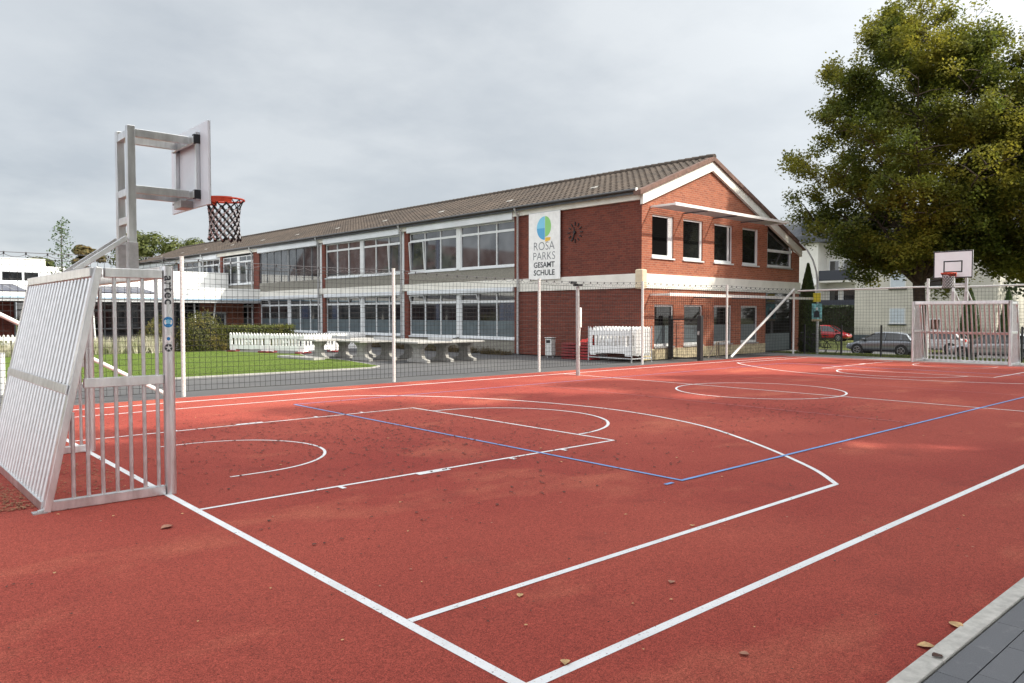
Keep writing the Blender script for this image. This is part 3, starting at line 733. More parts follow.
# facade windows
rnd = random.Random(3)
def pane_box(mb, xa, ya, yb, za, zb): mb.box(xa, xa+0.012, ya, yb, za, zb)
def facade_window(y0, y1, z0, z1, npan=3, lower=False, trans=0.40, sill=True):
    fr = MB(); fw = 0.06; X0, X1 = 0.10, 0.165
    fr.box(X0, X1, y0, y1, z0, z0+0.09); fr.box(X0, X1, y0, y1, z1-0.05, z1)
    w = (y1-y0)/npan
    for i in range(npan+1):
        yy = y0+w*i; a = max(y0, yy-fw/2-(.0 if 0 < i < npan else .02)); b = min(y1, yy+fw/2+(.0 if 0 < i < npan else .02))
        fr.box(X0-0.006, X1+0.006, a, b, z0+0.001, z1-0.001)
    zt = z1-trans
    fr.box(X0-0.003, X1+0.003, y0+.01, y1-.01, zt-0.05, zt+0.05)
    f = fr.build('window', 'window_white', S)
    g = MB(); pane_box(g, X1-0.03, y0+.02, y1-.02, z0+0.02, z1-0.02); g.build('pane', 'pane' if not lower else 'pane_dark', f)
    if lower:
        g = MB(); pane_box(g, X1-0.034, y0+.03, y1-.03, z0+0.07, z0+0.07+0.72); g.build('frosted_film', 'frost', f)
    # curtains drawn behind some panes (shown close behind the glass)
    g = MB(); any_c = False
    for i in range(npan):
        if rnd.random() < (0.14 if not lower else 0.28):
            a = y0+w*i+0.06; b = a+w*rnd.choice((0.3, 0.5, 0.85)); b = min(b, y0+w*(i+1)-0.06)
            g.box(X1-0.036, X1-0.031, a, b, z0+0.1 if not lower else z0+.8, zt-0.06); any_c = True
    if any_c: g.build('curtain', 'curtain_blue', f)
    # a tilted sash
    if rnd.random() < 0.6:
        i = rnd.randrange(npan); a = y0+w*i+0.035; b = y0+w*(i+1)-0.035; sm = MB()
        zt1 = zt-0.06 if not lower else z1-0.06; zb1 = z0+0.1 if not lower else zt+0.06
        tilt = 0.10 if not lower else .09
        for (p, q) in (((X0-0.01, a, zb1), (X0-tilt, a, zt1)), ((X0-0.01, b, zb1), (X0-tilt, b, zt1))): sm.beam(p, q, 0.05, 0.04)
        sm.beam((X0-tilt, a, zt1), (X0-tilt, b, zt1), 0.05, 0.04); sm.beam((X0-0.01, a, zb1), (X0-.01, b, zb1), 0.05, 0.04)
        sm.build('tilted_sash', 'window_white', f)
    if sill: MB().box(-0.03, X0-0.007, y0, y1, z0-0.05, z0).build('sill', 'blind_box', f)
bays = [(6.76, 14.52), (15.18, 22.86), (23.56, 31.54), (32.46, 37.62), (38.25, 46.0), (46.6, 56.6)]

for bi, (a, b) in enumerate(bays):
    for za, zb in ((3.19, 3.75), (0, .58)): MB().box(0.02, 0.30, a, b, za, zb).build('parapet_panel', 'concrete', S)
    if bi != 3: MB().box(-0.16, 0.099, a, b-0.02, 5.74, 6.06).build('blind_box', 'blind_box', S, bevel=.02)
    MB().box(-0.12, 0.099, a, b, 2.66, 2.856).build('blind_box', 'blind_box', S, bevel=.02)
    m0 = (a+b)/2; m1 = m0+0.15; m0 -= 0.15
    if bi == 2:
        fr = MB(); n = 8
        for i in range(n+1):
            yy = a+(b-a)*i/n; wd = 0.02 if i != 4 else 0.10; fr.box(0.06, 0.12, max(a, yy-wd), min(b, yy+wd), 3.75, 5.74)
        fr.box(0.055, 0.11, a, b, 3.66, 3.75)
        f = fr.build('window', mat('dark_screen_frame', (0.16, 0.17, 0.18), 0.5), S)
        g = MB(); pane_box(g, 0.09, a+.01, b-.01, 3.75, 5.74); g.build('pane', 'pane', f)
    else:
        np2 = 3 if bi != 3 else 2
        facade_window(a, m0, 3.78, 5.74, np2); facade_window(m1, b, 3.78, 5.74, np2)
        MB().box(0.07, 0.28, m0+.001, m1-.001, 3.78, 5.74).build('mullion_panel', 'window_white', S)
    facade_window(a, m0, 0.62, 2.66, 3 if bi != 3 else 2, True); facade_window(m1, b, 0.62, 2.66, 3 if bi != 3 else 2, True)
    MB().box(0.07, 0.28, m0+.001, m1-.001, 0.62, 2.66).build('mullion_panel', 'window_white', S)


# gable windows: open outward/inward sashes with dark rooms
for gi, (bb, z0, z1) in enumerate([(x, 3.80, gut) for x in gub]+[(x, 0.46, 2.06) for x in glb]):
    a, b = bb; fr = MB(); Y0, Y1 = 0.05, 0.12
    fr.box(a, b, Y0, Y1, z0, z0+0.12); fr.box(a, b, Y0, Y1, z1-0.07, z1); fr.box(a, a+0.06, Y0-.003, Y1, z0+.12, z1-.07); fr.box(b-0.06, b, Y0-.003, Y1, z0+.12, z1-.07)
    up = gi < 4
    if up: fr.box(b-0.30 if gi in (0, 2) else b-0.14, b-0.06 if gi != 2 else b-0.2, Y0+.004, Y1-.01, z0+.12, z1-.07)
    f = fr.build('window', 'window_white', S)
    MB().box(a-0.04, b+0.04, -0.06, 0.045, z0-0.04, z0+0.012).build('sill', 'window_white' if up else 'concrete_pale', f)
    g = MB(); g.box(a+.02, b-.02, Y1-0.03, Y1-0.015, z0+.05, z1-.03)
    g.build('pane', 'pane_open' if gi in (0,) else 'pane_gable', f)
    if not up: MB().box(a+.07, b-.07, Y1-0.037, Y1-0.031, z0+.13, z0+.80).build('frosted_film', 'frost', f)
# trapezoid corner window upstairs and shop window downstairs
a, b = 9.15, 11.42; z0 = 3.82
fr = MB()
fr.box(a, b, 0.03, 0.11, z0, z0+.10); fr.box(a, a+.07, 0.03, .11, z0+.1, 5.35); fr.box(b-.09, b, .03, .11, z0+.1, ztop_g(b)+.1); fr.box(a, b, .026, .11, 4.50, 4.62)
f = fr.build('window', 'window_white', S)
MB().prism([(a, z0), (b, z0), (b, ztop_g(b)), (a, ztop_g(a))], 0.085, 0.10).build('pane', 'pane_dark', f)
MB().box(a-.05, b+.05, -.05, .025, z0-.05, z0).build('sill', 'concrete_pale', f)
fr = MB(); a, b = 9.05, 11.55
fr.box(a, a+.08, .03, .11, 0, 2.655); fr.box(b-.08, b, .03, .11, 0, 2.655); fr.box(a+.08, b-.08, .03, .11, 0, .06); fr.box(a+.08, b-.08, .03, .11, 2.2, 2.27)
f = fr.build('window', 'black', S)
MB().box(a+.08, b-.08, .075, .09, .06, 2.655).build('pane', 'pane_dark', f); MB().box(a+.08, b-.08, .068, .073, .06, .82).build('frosted_film', 'frost', f)
# awnings
def awning(z, x0, x1, D, tilt, slat_on):
    fr = MB(); fr.box(x0, x1, -D, -D+0.04, z-0.0, z+0.11); fr.box(x0, x0+.05, -D+.04, -0.0, z+.02, z+.09); fr.box(x1-.05, x1, -D+.04, 0, z+.02, z+.09)
    n = 4
    a = fr.build('awning', 'white_paint', S, bevel=0.004)
    for i in range(1, n): MB().box(x0+(x1-x0)*i/n-.025, x0+(x1-x0)*i/n+.025, -D+.045, -.02, z-.03, z+.015).build('bracket', 'dark_roof', a)
    if slat_on:
        sl = MB(); k = 0; y = -D+0.08
        while y < -0.03:
            sl.beam((x0+.05, y, z+.05), (x1-.05, y, z+.05), 0.052, 0.006, up=(0, .5, 1)); y += 0.075
        sl.build('louvre_slat', 'galv', a)
awning(5.60, 0.50, 8.95, 1.12, 0, True)
awning(2.36, 0.50, 11.9, 0.9, 0, True)
# clock
ck = MB()
cy, cz = 3.24, 4.93
for h in range(12):
    t = h*PI/6; ln = 0.13 if h % 3 else 0.15; r0 = 0.26
    p = (-0.03, cy+r0*math.sin(t), cz+r0*math.cos(t)); q = (-0.03, cy+(r0+ln)*math.sin(t), cz+(r0+ln)*math.cos(t)); ck.beam(p, q, 0.032, 0.03, up=(1, 0, 0))
c = ck.build('wall_clock', 'black', S)
hd = MB(); hd.beam((-0.055, cy, cz), (-0.055, cy+0.11, cz-0.30), 0.035, 0.05, up=(1,0,0)); hd.beam((-0.07, cy-0.01, cz-.05), (-0.07, cy+0.03, cz+0.20), 0.03, 0.03, up=(1,0,0)); hd.tube([(-0.01, cy, cz), (-0.09, cy, cz)], 0.05, 10)
hd.build('clock_hands', 'black', c)

# banner (in building frame)
B = thing('school_banner', 'white school name banner hanging on the brick wall above the band', 'banner', (CX, CY, 0), RZ)
y0, y1, z0, z1 = 3.95, 5.74, 3.12, 5.86
MB().box(-0.135, -0.115, y0, y1, z0, z1).build('banner_sheet', 'plastic_white', B)
MB().box(-0.12, -0.10, y0-.03, y1+.03, z1-.0, z1+.03).build('banner_rail', 'galv', B)
def onban(vs, fs, name, m, off=0.139, yc=(y0+y1)/2):
    mb = MB(); mb.add([(-off, yc-x, y) for x, y, z in vs], fs); return mb.build(name, m, B, recalc=False)
W2 = y1-y0
def fit_text(txt, width, height, zc, bold, m, name):
    vs, fs = text_mb(txt, 1.0, 0, bold)
    xs = [v[0] for v in vs]; ys = [v[1] for v in vs]; sx = width/(max(xs)-min(xs)); sy = height/(max(ys)-min(ys)); mx = (max(xs)+min(xs))/2; my = min(ys)
    onban([((x-mx)*sx, (y-my)*sy+zc+.07, 0) for x, y, z in vs], fs, name, m)
fit_text('ROSA', 1.18, 0.33, 4.26, -0.012, M['text_grey'], 'lettering')
fit_text('PARKS', 1.24, 0.31, 3.86, -0.012, M['text_grey'], 'lettering')
fit_text('GESAMT', 1.20, 0.23, 3.54, 0.022, M['text_black'], 'lettering')
fit_text('SCHULE', 1.20, 0.23, 3.22, 0.022, M['text_black'], 'lettering')
def ellipse_half(cx, cy, rx, ry, a0, a1, n=24, skew=0):
    vs = [(cx, cy, 0)]+[(cx+rx*math.cos(R(a0+(a1-a0)*i/n)), cy+ry*math.sin(R(a0+(a1-a0)*i/n)), 0) for i in range(n+1)]
    return vs, [(0, i+1, i+2) for i in range(n)]
onban(*ellipse_half(0.04, 5.22, 0.46, 0.48, 90, 180), 'emblem_light', M['sign_lightblue']); onban(*ellipse_half(0.04, 5.22, 0.46, 0.48, 180, 270), 'emblem_blue', M['sign_blue'])
onban(*ellipse_half(0.055, 5.28, 0.34, 0.42, -90, 90), 'emblem_green', M['sign_green'])
onban([(0.06, 4.66, 0), (0.34, 4.70, 0), (0.37, 4.83, 0), (0.06, 4.83, 0)], [(0,1,2,3)], 'emblem_orange', M['sign_orange'])

# ------------------------------------------------------------------ west wing with canopy (left background)
Wg = thing('canopy_wing', 'white flat-roofed wing with long canopy and solar panels behind the lawn', 'building', (CX, CY, 0), RZ)
MB().box(-44, -13.2, 35.6, 36.0, 0, 2.9).build('brick_wall', brick_mat('wing_brick', 'X', (0.26, 0.05, 0.032), (0.18, 0.038, 0.026), (0.2, 0.1, 0.08)), Wg)
fr = MB(); x = -13.2
while x < -0.3:
    fr.box(x-.04, x+.04, 35.45, 35.56, 0, 2.6); x += 1.6
fr.box(-13.1, -0.3, 35.46, 35.55, 1.9, 2.0); fr.box(-13.1, -.3, 35.46, 35.55, 0.75, .83)
f = fr.build('glazed_front', mat('grey_frame', (0.25, 0.27, 0.29), 0.5), Wg)
MB().box(-13.1, -.3, 35.52, 35.54, 0, 2.6).build('pane', 'pane_dark', f)
MB().box(-3.0, -0.02, 34.0, 34.1, 0, 2.5).build('red_side_panel', M['brick_gable'], Wg)
fr = MB(); fr.box(-2.9, -1.3, 33.9, 33.99, .4, .5); fr.box(-2.9, -1.3, 33.9, 33.99, 1.75, 1.85); fr.box(-2.9, -2.8, 33.9, 33.99, .5, 1.75); fr.box(-1.4, -1.3, 33.9, 33.99, .5, 1.75)
f = fr.build('window', 'window_white', Wg); MB().box(-2.8, -1.4, 33.94, 33.96, .5, 1.75).build('pane', 'pane_dark', f)
MB().box(-44, -0.02, 31.3, 36.5, 2.42, 2.60).build('canopy_soffit', 'galv', Wg)
cp = MB(); cp.box(-44, -0.02, 31.22, 31.30, 2.56, 2.74); cp.box(-44, 0.0, 31.22, 36.5, 2.74, 2.86)
cp.build('canopy_edge', 'white_paint', Wg, bevel=0.03)
MB().box(-44, -.02, 31.205, 31.218, 2.60, 2.68).build('blue_edge_strip', 'blue_tint', Wg)
MB().prism([(31.4, 2.87), (36.4, 3.60), (36.4, 2.87)], -44, -0.6, 'x').build('lower_roof', 'white_paint', Wg)
MB().box(-4.6, -0.02, 31.35, 31.9, 2.87, 3.35).build('roof_upstand', 'white_paint', Wg)
MB().box(-44, -11.4, 36.4, 44, 2.87, 5.05).build('upper_block', 'white_paint', Wg)
MB().box(-11.39, -0.05, 36.42, 42, 2.87, 4.62).build('upper_block', 'white_paint', Wg)
fr = MB(); 
for k, x in enumerate((-24, -22.4, -20.8, -19.2, -17.6, -16.2, -15.0, -14.5, -13.7, -12.6, -11.75)): fr.box(x-.05, x+.05, 36.30, 36.39, 3.66, 4.25)
fr.box(-24, -11.75, 36.31, 36.39, 3.60, 3.70); fr.box(-24, -11.75, 36.31, 36.39, 4.2, 4.27)
f = fr.build('window', 'blind_box', Wg); MB().box(-24, -11.75, 36.36, 36.38, 3.6, 4.25).build('pane', 'pane_dark', f)
MB().box(-14.42, -13.78, 36.345, 36.358, 3.70, 4.2).build('frosted_film', 'shutter', f); MB().box(-14.93, -14.58, 36.345, 36.358, 3.70, 4.2).build('turquoise_film', 'teal', f)
for x in (-25.6, -23.1, -20.6, -18.1, -15.5, -11.0, -8.7):
    sp = MB(); za, zb = 2.93, 3.52
    sp.beam((x+1.1, 31.7, 2.98), (x+1.1, 35.6, 3.46), 2.2, 0.04); o = sp.build('solar_panel', 'solar', Wg)
    gr = MB()
    for j in range(5): gr.beam((x+.0+j*.55, 31.68, 3.003), (x+j*.55, 35.62, 3.488), 0.03, .006)
    for j in range(4): gr.beam((x, 31.75+j*1.28, 3.006+j*.1576), (x+2.2, 31.75+j*1.28, 3.006+j*.1576), .03, .006)
    gr.build('cell_grid', 'alu_dull', o)
for x, dx in ((-16.0, -.12), (-9.8, -.12), (-3.95, -.10), (-3.0, .30)):
    MB().tube([(x, 32.2, 0), (x+dx, 32.2, 2.42)], 0.05, 10).build('slanted_column', 'white_paint', Wg)

# ------------------------------------------------------------------ foliage helpers
def leaf_mat(name, dark, light, yellow, ys=0.25, ylo=0.55, yhi=0.75, trans=0.35, axisz=None):
    m = bpy.data.materials.new(name); m.use_nodes = True; nt = m.node_tree; N = nt.nodes; L = nt.links
    b = N['Principled BSDF']; b.inputs['Roughness'].default_value = 0.55; b.inputs['Specular IOR Level'].default_value = 0.35
    tc = N.new('ShaderNodeTexCoord'); o = tc.outputs['Object']; ge = N.new('ShaderNodeNewGeometry')
    c = mixc(nt, ge.outputs['Random Per Island'], dark, light)
    c = mixc(nt, noise_n(nt, o, ys, 4, 0.65, ylo, yhi), c, yellow)
    L.new(c, b.inputs['Base Color'])
    tr = N.new('ShaderNodeBsdfTranslucent'); L.new(c, tr.inputs['Color'])
    mx = N.new('ShaderNodeMixShader'); mx.inputs[0].default_value = trans
    L.new(b.outputs[0], mx.inputs[1]); L.new(tr.outputs[0], mx.inputs[2]); L.new(mx.outputs[0], N['Material Output'].inputs['Surface'])
    return m
def add_leaf(vs, fs, p, nrm, size, rng):
    a = nrm.orthogonal().normalized(); b = nrm.cross(a); th = rng.uniform(0, 2*PI)
    u = a*math.cos(th)+b*math.sin(th); w = nrm.cross(u); n = len(vs); l = size*rng.uniform(0.7, 1.25); k = l*0.36
    vs += [p-u*l*.5, p+w*k+nrm*l*.06, p+u*l*.5, p-w*k+nrm*l*.06]; fs.append((n, n+1, n+2, n+3))
def leaf_mesh(mb, vs, fs): mb.v = [tuple(v) for v in vs]; mb.f = fs; mb.smooth = [False]*len(fs)

def big_tree(name, label, loc, Hh, Rr, z_low, seed, lm, group=None, trunk_r=0.4, n_limb=34, leaf=0.16, nspray=9, nleaf=34, lean=0.0, sx=1.0):
    rng = random.Random(seed); t = thing(name, label, 'tree', loc, 0, group)
    wood = MB(); vs = []; fs = []
    fork = Hh*0.22
    tp = [Vector((0, 0, -0.2)), Vector((0.05, 0.02, fork*0.5)), Vector((0.0, 0.1, fork)), Vector((0.15*Rr*.2, 0, Hh*0.45)), Vector((0.0, -.1, Hh*0.7)), Vector((0.1, 0, Hh*0.93))]
    tr = [trunk_r*1.35, trunk_r, trunk_r*.95, trunk_r*.6, trunk_r*.3, trunk_r*.06]
    wood.tube(tp, tr, 12)
    def trunk_at(z):
        for i in range(len(tp)-1):
            if tp[i].z <= z <= tp[i+1].z:
                k = (z-tp[i].z)/(tp[i+1].z-tp[i].z); return tp[i].lerp(tp[i+1], k), tr[i]+(tr[i+1]-tr[i])*k
        return tp[-1], tr[-1]
    def env(z):  # crown radius by height
        k = (z-z_low)/(Hh-z_low)
        if k < 0: return 0
        return Rr*(max(0.0, 1-((k-0.36)/0.66)**2)**0.72 if k > 0.36 else (0.50+0.50*(k/0.36)**.8))
    for i in range(n_limb):
        k = (i+rng.random()*.6)/n_limb
        zend = z_low+0.3+(Hh-z_low-0.8)*k**0.9; az = i*2.39996+rng.uniform(-.3, .3)
        rad = env(zend)*rng.uniform(0.78, 1.04)
        zs = max(fork*0.9, zend-rad*rng.uniform(0.7, 1.25)) if zend > fork*1.2 else fork*rng.uniform(.9, 1.15)
        zs = min(zs, Hh*0.86)
        st, r0 = trunk_at(zs); end = Vector((math.cos(az)*rad*sx, math.sin(az)*rad, zend))
        mid = st.lerp(end, 0.5)+Vector((rng.uniform(-.3, .3), rng.uniform(-.3, .3), 0.10*rad if zend > fork*1.3 else 0.35*rad))
        lr = min(r0*.5, 0.035*rad+0.03)
        P = [st, st.lerp(mid, .5)+Vector((0, 0, .05*rad)), mid, mid.lerp(end, .55)+Vector((0, 0, .03*rad)), end]
        wood.tube(P, [lr, lr*.75, lr*.5, lr*.28, 0.012], 6)
        def at(u):
            x = u*4; j = min(3, int(x)); return P[j].lerp(P[j+1], x-j)
        nsec = 9 if leaf < .3 else 8
        for s in range(nsec):
            u = 0.28+0.72*(s+rng.random())/nsec; q = at(min(1, u)); side = 1 if s % 2 else -1
            dirr = (P[4]-P[0]); dirr.z *= .3; dirr.normalize(); pa = Vector((-dirr.y, dirr.x, 0))
            L = rad*rng.uniform(.22, .42)*(1.15-u*.55)
            e = q+pa*side*L+dirr*L*rng.uniform(.2, .7)+Vector((0, 0, rng.uniform(-.35, .65)*L))
            wood.tube([q, q.lerp(e, .5)+Vector((0, 0, .06*L)), e], [lr*.3, lr*.18, .008], 4)
            for w in range(nspray):
                v = 0.15+0.95*(w+rng.random())/nspray; c = q.lerp(e, min(1.05, v))+Vector((rng.gauss(0, .24), rng.gauss(0, .24), rng.gauss(0, .24)))
                if noise.noise(c*0.6+Vector((seed*3.1, 0, 0))) < (-0.14 if leaf < .3 else -.24): continue
                sr = rng.uniform(.26, .50)
                tilt = Vector((rng.gauss(0, .45), rng.gauss(0, .45), 1)).normalized()
                for _ in range(nleaf):
                    rr_ = sr*math.sqrt(rng.random()); aa = rng.uniform(0, 2*PI)
                    p = c+Vector((rr_*math.cos(aa), rr_*math.sin(aa), rng.gauss(0, .15)-0.25*rr_*rr_/sr))
                    nn = (tilt+Vector((rng.gauss(0, .55), rng.gauss(0, .55), rng.gauss(0, .35)))).normalized()
                    add_leaf(vs, fs, p, nn, leaf, rng)
    wood.build('trunk', 'bark', t)
    mb = MB(); leaf_mesh(mb, vs, fs); mb.build('crown', lm, t, recalc=False)
    return t
LM_main = leaf_mat('beech_leaves', (0.045, 0.068, 0.012), (0.15, 0.18, 0.028), (0.30, 0.27, 0.036), 0.24, 0.44, 0.66, 0.52)
LM_yel = leaf_mat('yellowing_leaves', (0.055, 0.075, 0.014), (0.16, 0.175, 0.028), (0.32, 0.26, 0.036), 0.3, 0.42, 0.66, .52)
big_tree('broadleaf_tree', 'tall dense dark green tree behind the distant goal and the cars', (35.8, 13.1, -0.15), 15.8, 5.3, 2.8, 11, LM_main, 'street trees beyond the court', 0.25, 62, leaf=0.125, nspray=11, nleaf=58)
big_tree('broadleaf_tree', 'yellowing tree cut by the right edge of the photo', (38.8, 8.4, -0.3), 14.7, 5.0, 3.2, 5, LM_yel, 'street trees beyond the court', 0.22, 48, leaf=.135, nspray=10, nleaf=50)
# shade trees standing outside the frame on the near side; they cast the shade on the court
LM_sh = leaf_mat('shade_leaves', (0.03, 0.05, 0.01), (0.06, 0.08, 0.016), (0.12, 0.11, 0.02), 0.3)
st = big_tree('shade_tree', 'broad green tree on the near side of the court', (6, -7.5, 0), 16, 6.0, 3.0, 21, LM_sh, 'trees along the near side', 0.4, 34, leaf=0.36, nspray=9, nleaf=16)
SHADE = [(12.5, -8.6, 1.2, 1.18), (19.5, -8.0, 3.9, 1.15), (27.0, -9.0, 2.9, 1.2), (35.5, -10.5, 4.4, 1.15), (-2.5, -8.0, 5.2, 1.1), (-11, -7.5, 2.2, 1.0)]
for (x, y, a, s) in SHADE:
    c = dup(st, (x, y, 0), a, 'broad green tree on the near side of the court'); c.scale = (s, s, s)

def bush_mesh(name, label, cat, cx, cy, rx, ry, h, m, seed, n=2600, leaf=0.09, group=None, square=False, kind=None):
    rng = random.Random(seed); t = thing(name, label, cat, (cx, cy, zg(cx, cy)-0.03), 0, group) if kind is None else None
    vs = []; fs = []
    for _ in range(n):
        if square:
            f = rng.choice('tttffsb'); x, y, z = rng.uniform(-rx, rx), rng.uniform(-ry, ry), rng.uniform(0.05, h)
            if f == 't': z = h
            elif f == 'f': y = -ry
            elif f == 'b': y = ry
            else: x = rng.choice((-rx, rx))
            p = Vector((x, y, z)); p += Vector((rng.gauss(0, .05), rng.gauss(0, .05), rng.gauss(0, .04)))
            p *= 1-0.08*rng.random()
        else:
            a = rng.uniform(0, 2*PI); u = rng.uniform(-0.1, 1); q = math.sqrt(max(0, 1-max(0, u)**2.6))
            k = 1+0.28*noise.noise(Vector((math.cos(a)*1.7, math.sin(a)*1.7, u*2+seed))); k *= rng.uniform(.72, 1.04)
            p = Vector((rx*q*k*math.cos(a), ry*q*k*math.sin(a), max(.03, h*(0.02+0.98*u)*k)))
        nn = Vector((p.x/rx, p.y/ry, (p.z-h*.4)/h)).normalized()+Vector((rng.gauss(0, .5), rng.gauss(0, .5), rng.gauss(0, .5)))
        if nn.length < .01: nn = Vector((0, 0, 1))
        add_leaf(vs, fs, p, nn.normalized(), leaf, rng)
    mb = MB(); leaf_mesh(mb, vs, fs); mb.build('foliage', m, t, recalc=False)
    core = MB()
    if square: core.box(-rx*.86, rx*.86, -ry*.82, ry*.82, 0, h*.92)
    else:
        ring = 12
        for j in range(6):
            pass
        pts = []; rr2 = []
        for j in range(8):
            u = j/7; pts.append((0, 0, h*.86*u)); rr2.append(max(.02, min(rx, ry)*.74*math.sqrt(max(0, 1-u**2.6))))
        core.tube(pts, rr2, 12)
        core.v = [(x*rx/min(rx, ry), y*ry/min(rx, ry), z) for x, y, z in core.v]
    core.build('inner_twigs', mat('twigs_'+name, (0.016, 0.019, 0.008), 1.0), t)
    return t
LB1 = leaf_mat('shrub_leaves', (0.05, 0.062, 0.012), (0.13, 0.125, 0.028), (0.20, 0.15, 0.04), 1.5, 0.5, 0.7)
LB2 = leaf_mat('hedge_leaves', (0.05, 0.065, 0.012), (0.13, 0.14, 0.026), (0.19, 0.17, 0.045), 1.5, .5, .7)
LDk = leaf_mat('dark_hedge_leaves', (0.014, 0.026, 0.008), (0.035, 0.055, 0.014), (0.06, 0.07, 0.015), 0.8)
LTh = leaf_mat('thuja_leaves', (0.03, 0.058, 0.014), (0.075, 0.12, 0.03), (0.09, 0.13, 0.03), 0.8)
LFar = leaf_mat('far_tree_leaves', (0.055, 0.075, 0.016), (0.11, 0.125, 0.028), (0.17, 0.145, 0.04), 0.3, .5, .7)
LGr = leaf_mat('pale_grass_leaves', (0.15, 0.18, 0.06), (0.42, 0.42, 0.27), (0.62, 0.58, 0.46), 2.2, .42, .6)
bush_mesh('round_shrub', 'rounded yellow-green shrub at the lawn edge beside the white barriers', 'shrub', 12.75, 36.0, 1.15, 0.9, 1.68, LB1, 1, 6000, .085, 'rounded shrubs behind the lawn')
bush_mesh('round_shrub', 'rounded shrub immediately left of the white-barrier shrub, half behind the net post', 'shrub', 11.1, 37.0, 0.8, 0.9, 1.62, LB1, 2, 4500, .085, 'rounded shrubs behind the lawn')
h = bush_mesh('clipped_hedge', 'low clipped hedge behind the slotted white barriers', 'hedge', 15.4, 36.4, 1.95, 0.5, 1.15, LB2, 3, 7000, .085, square=True); h.rotation_euler = (0, 0, R(-9))
# pale ornamental grasses
rng = random.Random(9); vs = []; fs = []
for _ in range(9000):
    u = rng.random(); x = 3.0+8.0*u+rng.gauss(0, .08); y = 37.1-1.2*u+rng.gauss(0, .35); hh = rng.uniform(.35, .95)*(0.8+0.3*noise.noise(Vector((x*1.3, y, 0))))
    n = len(vs); a = rng.uniform(0, 2*PI); w = .022; dx, dy = rng.gauss(0, .14), rng.gauss(0, .14)
    vs += [(x-w*math.cos(a), y-w*math.sin(a), 0), (x+w*math.cos(a), y+w*math.sin(a), 0), (x+dx, y+dy, hh)]; fs.append((n, n+1, n+2))
mb = MB(); mb.add(vs, fs); tag(mb.build('ornamental_grass', LGr, recalc=False), 'pale feathery grasses growing in a bed behind the lawn', 'grass bed', kind='stuff')
# dry planting along the foot of the facade
rng = random.Random(19); vs = []; fs = []
for _ in range(5200):
    x = 21.3+rng.uniform(-.30, .30); y = rng.uniform(24.2, 40.2)
    if noise.noise(Vector((y*.9, 0, 0))) < -0.25: continue
    hh = rng.uniform(.08, .42)*(0.7+.7*noise.noise(Vector((y*1.1, x, 3)))); n = len(vs); a = rng.uniform(0, 2*PI); w = .02
    vs += [(x-w, y-w*math.sin(a), -.03), (x+w, y+w*math.sin(a), -.03), (x+rng.gauss(0, .12), y+rng.gauss(0, .12), max(.03, hh))]; fs.append((n, n+1, n+2))
mb = MB(); mb.add(vs, fs); tag(mb.build('dry_planting', leaf_mat('dry_stems', (0.07, 0.055, 0.03), (0.17, 0.13, 0.07), (0.08, 0.10, 0.03), 2), recalc=False), 'dry brownish ground planting at the foot of the long facade', 'planting', kind='stuff')
# short turf blades on the lawn edge
def turf(name, n, reg, hh, m, label):
    rng = random.Random(33); vs = []; fs = []
    for _ in range(n):
        x, y = reg(rng); z = zg(x, y); k = len(vs); a = rng.uniform(0, 2*PI); w = .014; q = rng.uniform(.4, 1)*hh
        vs += [(x-w*math.cos(a), y-w*math.sin(a), z-.05), (x+w*math.cos(a), y+w*math.sin(a), z-.05), (x+rng.gauss(0, .02), y+rng.gauss(0, .02), z+q)]; fs.append((k, k+1, k+2))
    mb = MB(); mb.add(vs, fs); tag(mb.build(name, m, recalc=False), label, 'grass', kind='stuff')
LT = leaf_mat('turf_blades', (0.07, 0.12, 0.014), (0.12, 0.175, 0.03), (0.17, 0.20, 0.05), 1.2)
LT2 = leaf_mat('verge_blades', (0.08, 0.12, 0.02), (0.16, 0.18, 0.05), (0.24, 0.21, 0.09), 1.2)
turf('turf', 26000, lambda r: (r.uniform(-4, 13.0), 21.35+(r.random()**1.7)*15), .045, LT, 'short bright green turf on the lawn')
turf('verge_turf', 14000, lambda r: (r.uniform(31.6, 45), r.uniform(1, 22)), .08, LT2, 'patchy dry verge grass beyond the far net')

# thin young tree on the lawn
def young_tree():
    t = thing('young_tree', 'slender young tree with sparse grey-green leaves in front of the white wing', 'tree', (7.6, 38.4, 0))
    rng = random.Random(4); w = MB(); H = 5.9; w.tube([(0, 0, 0), (0.03, 0, 2.5), (-.02, .02, H*.75), (0.02, 0, H)], [.05, .04, .022, .006], 7); vs = []; fs = []
    for i in range(30):
        z = 2.2+(H-2.3)*i/30; a = i*2.4; L = rng.uniform(.35, .8)*(1.1-.75*i/30); e = Vector((math.cos(a)*L, math.sin(a)*L, z+L*.55)); w.tube([(0, 0, z), e], [.012, .005], 4)
        for _ in range(26):
            p = Vector((0, 0, z)).lerp(e, rng.uniform(.35, 1.1))+Vector((rng.gauss(0, .09), rng.gauss(0, .09), rng.gauss(0, .10))); add_leaf(vs, fs, p, Vector((rng.gauss(0, 1), rng.gauss(0, 1), rng.gauss(0, 1)+.6)).normalized(), .10, rng)
    w.build('trunk', 'bark', t); mb = MB(); leaf_mesh(mb, vs, fs); mb.build('crown', leaf_mat('young_leaves', (0.07, 0.11, 0.05), (0.13, 0.18, 0.09), (0.16, .2, .1), 1), t, recalc=False)
young_tree()

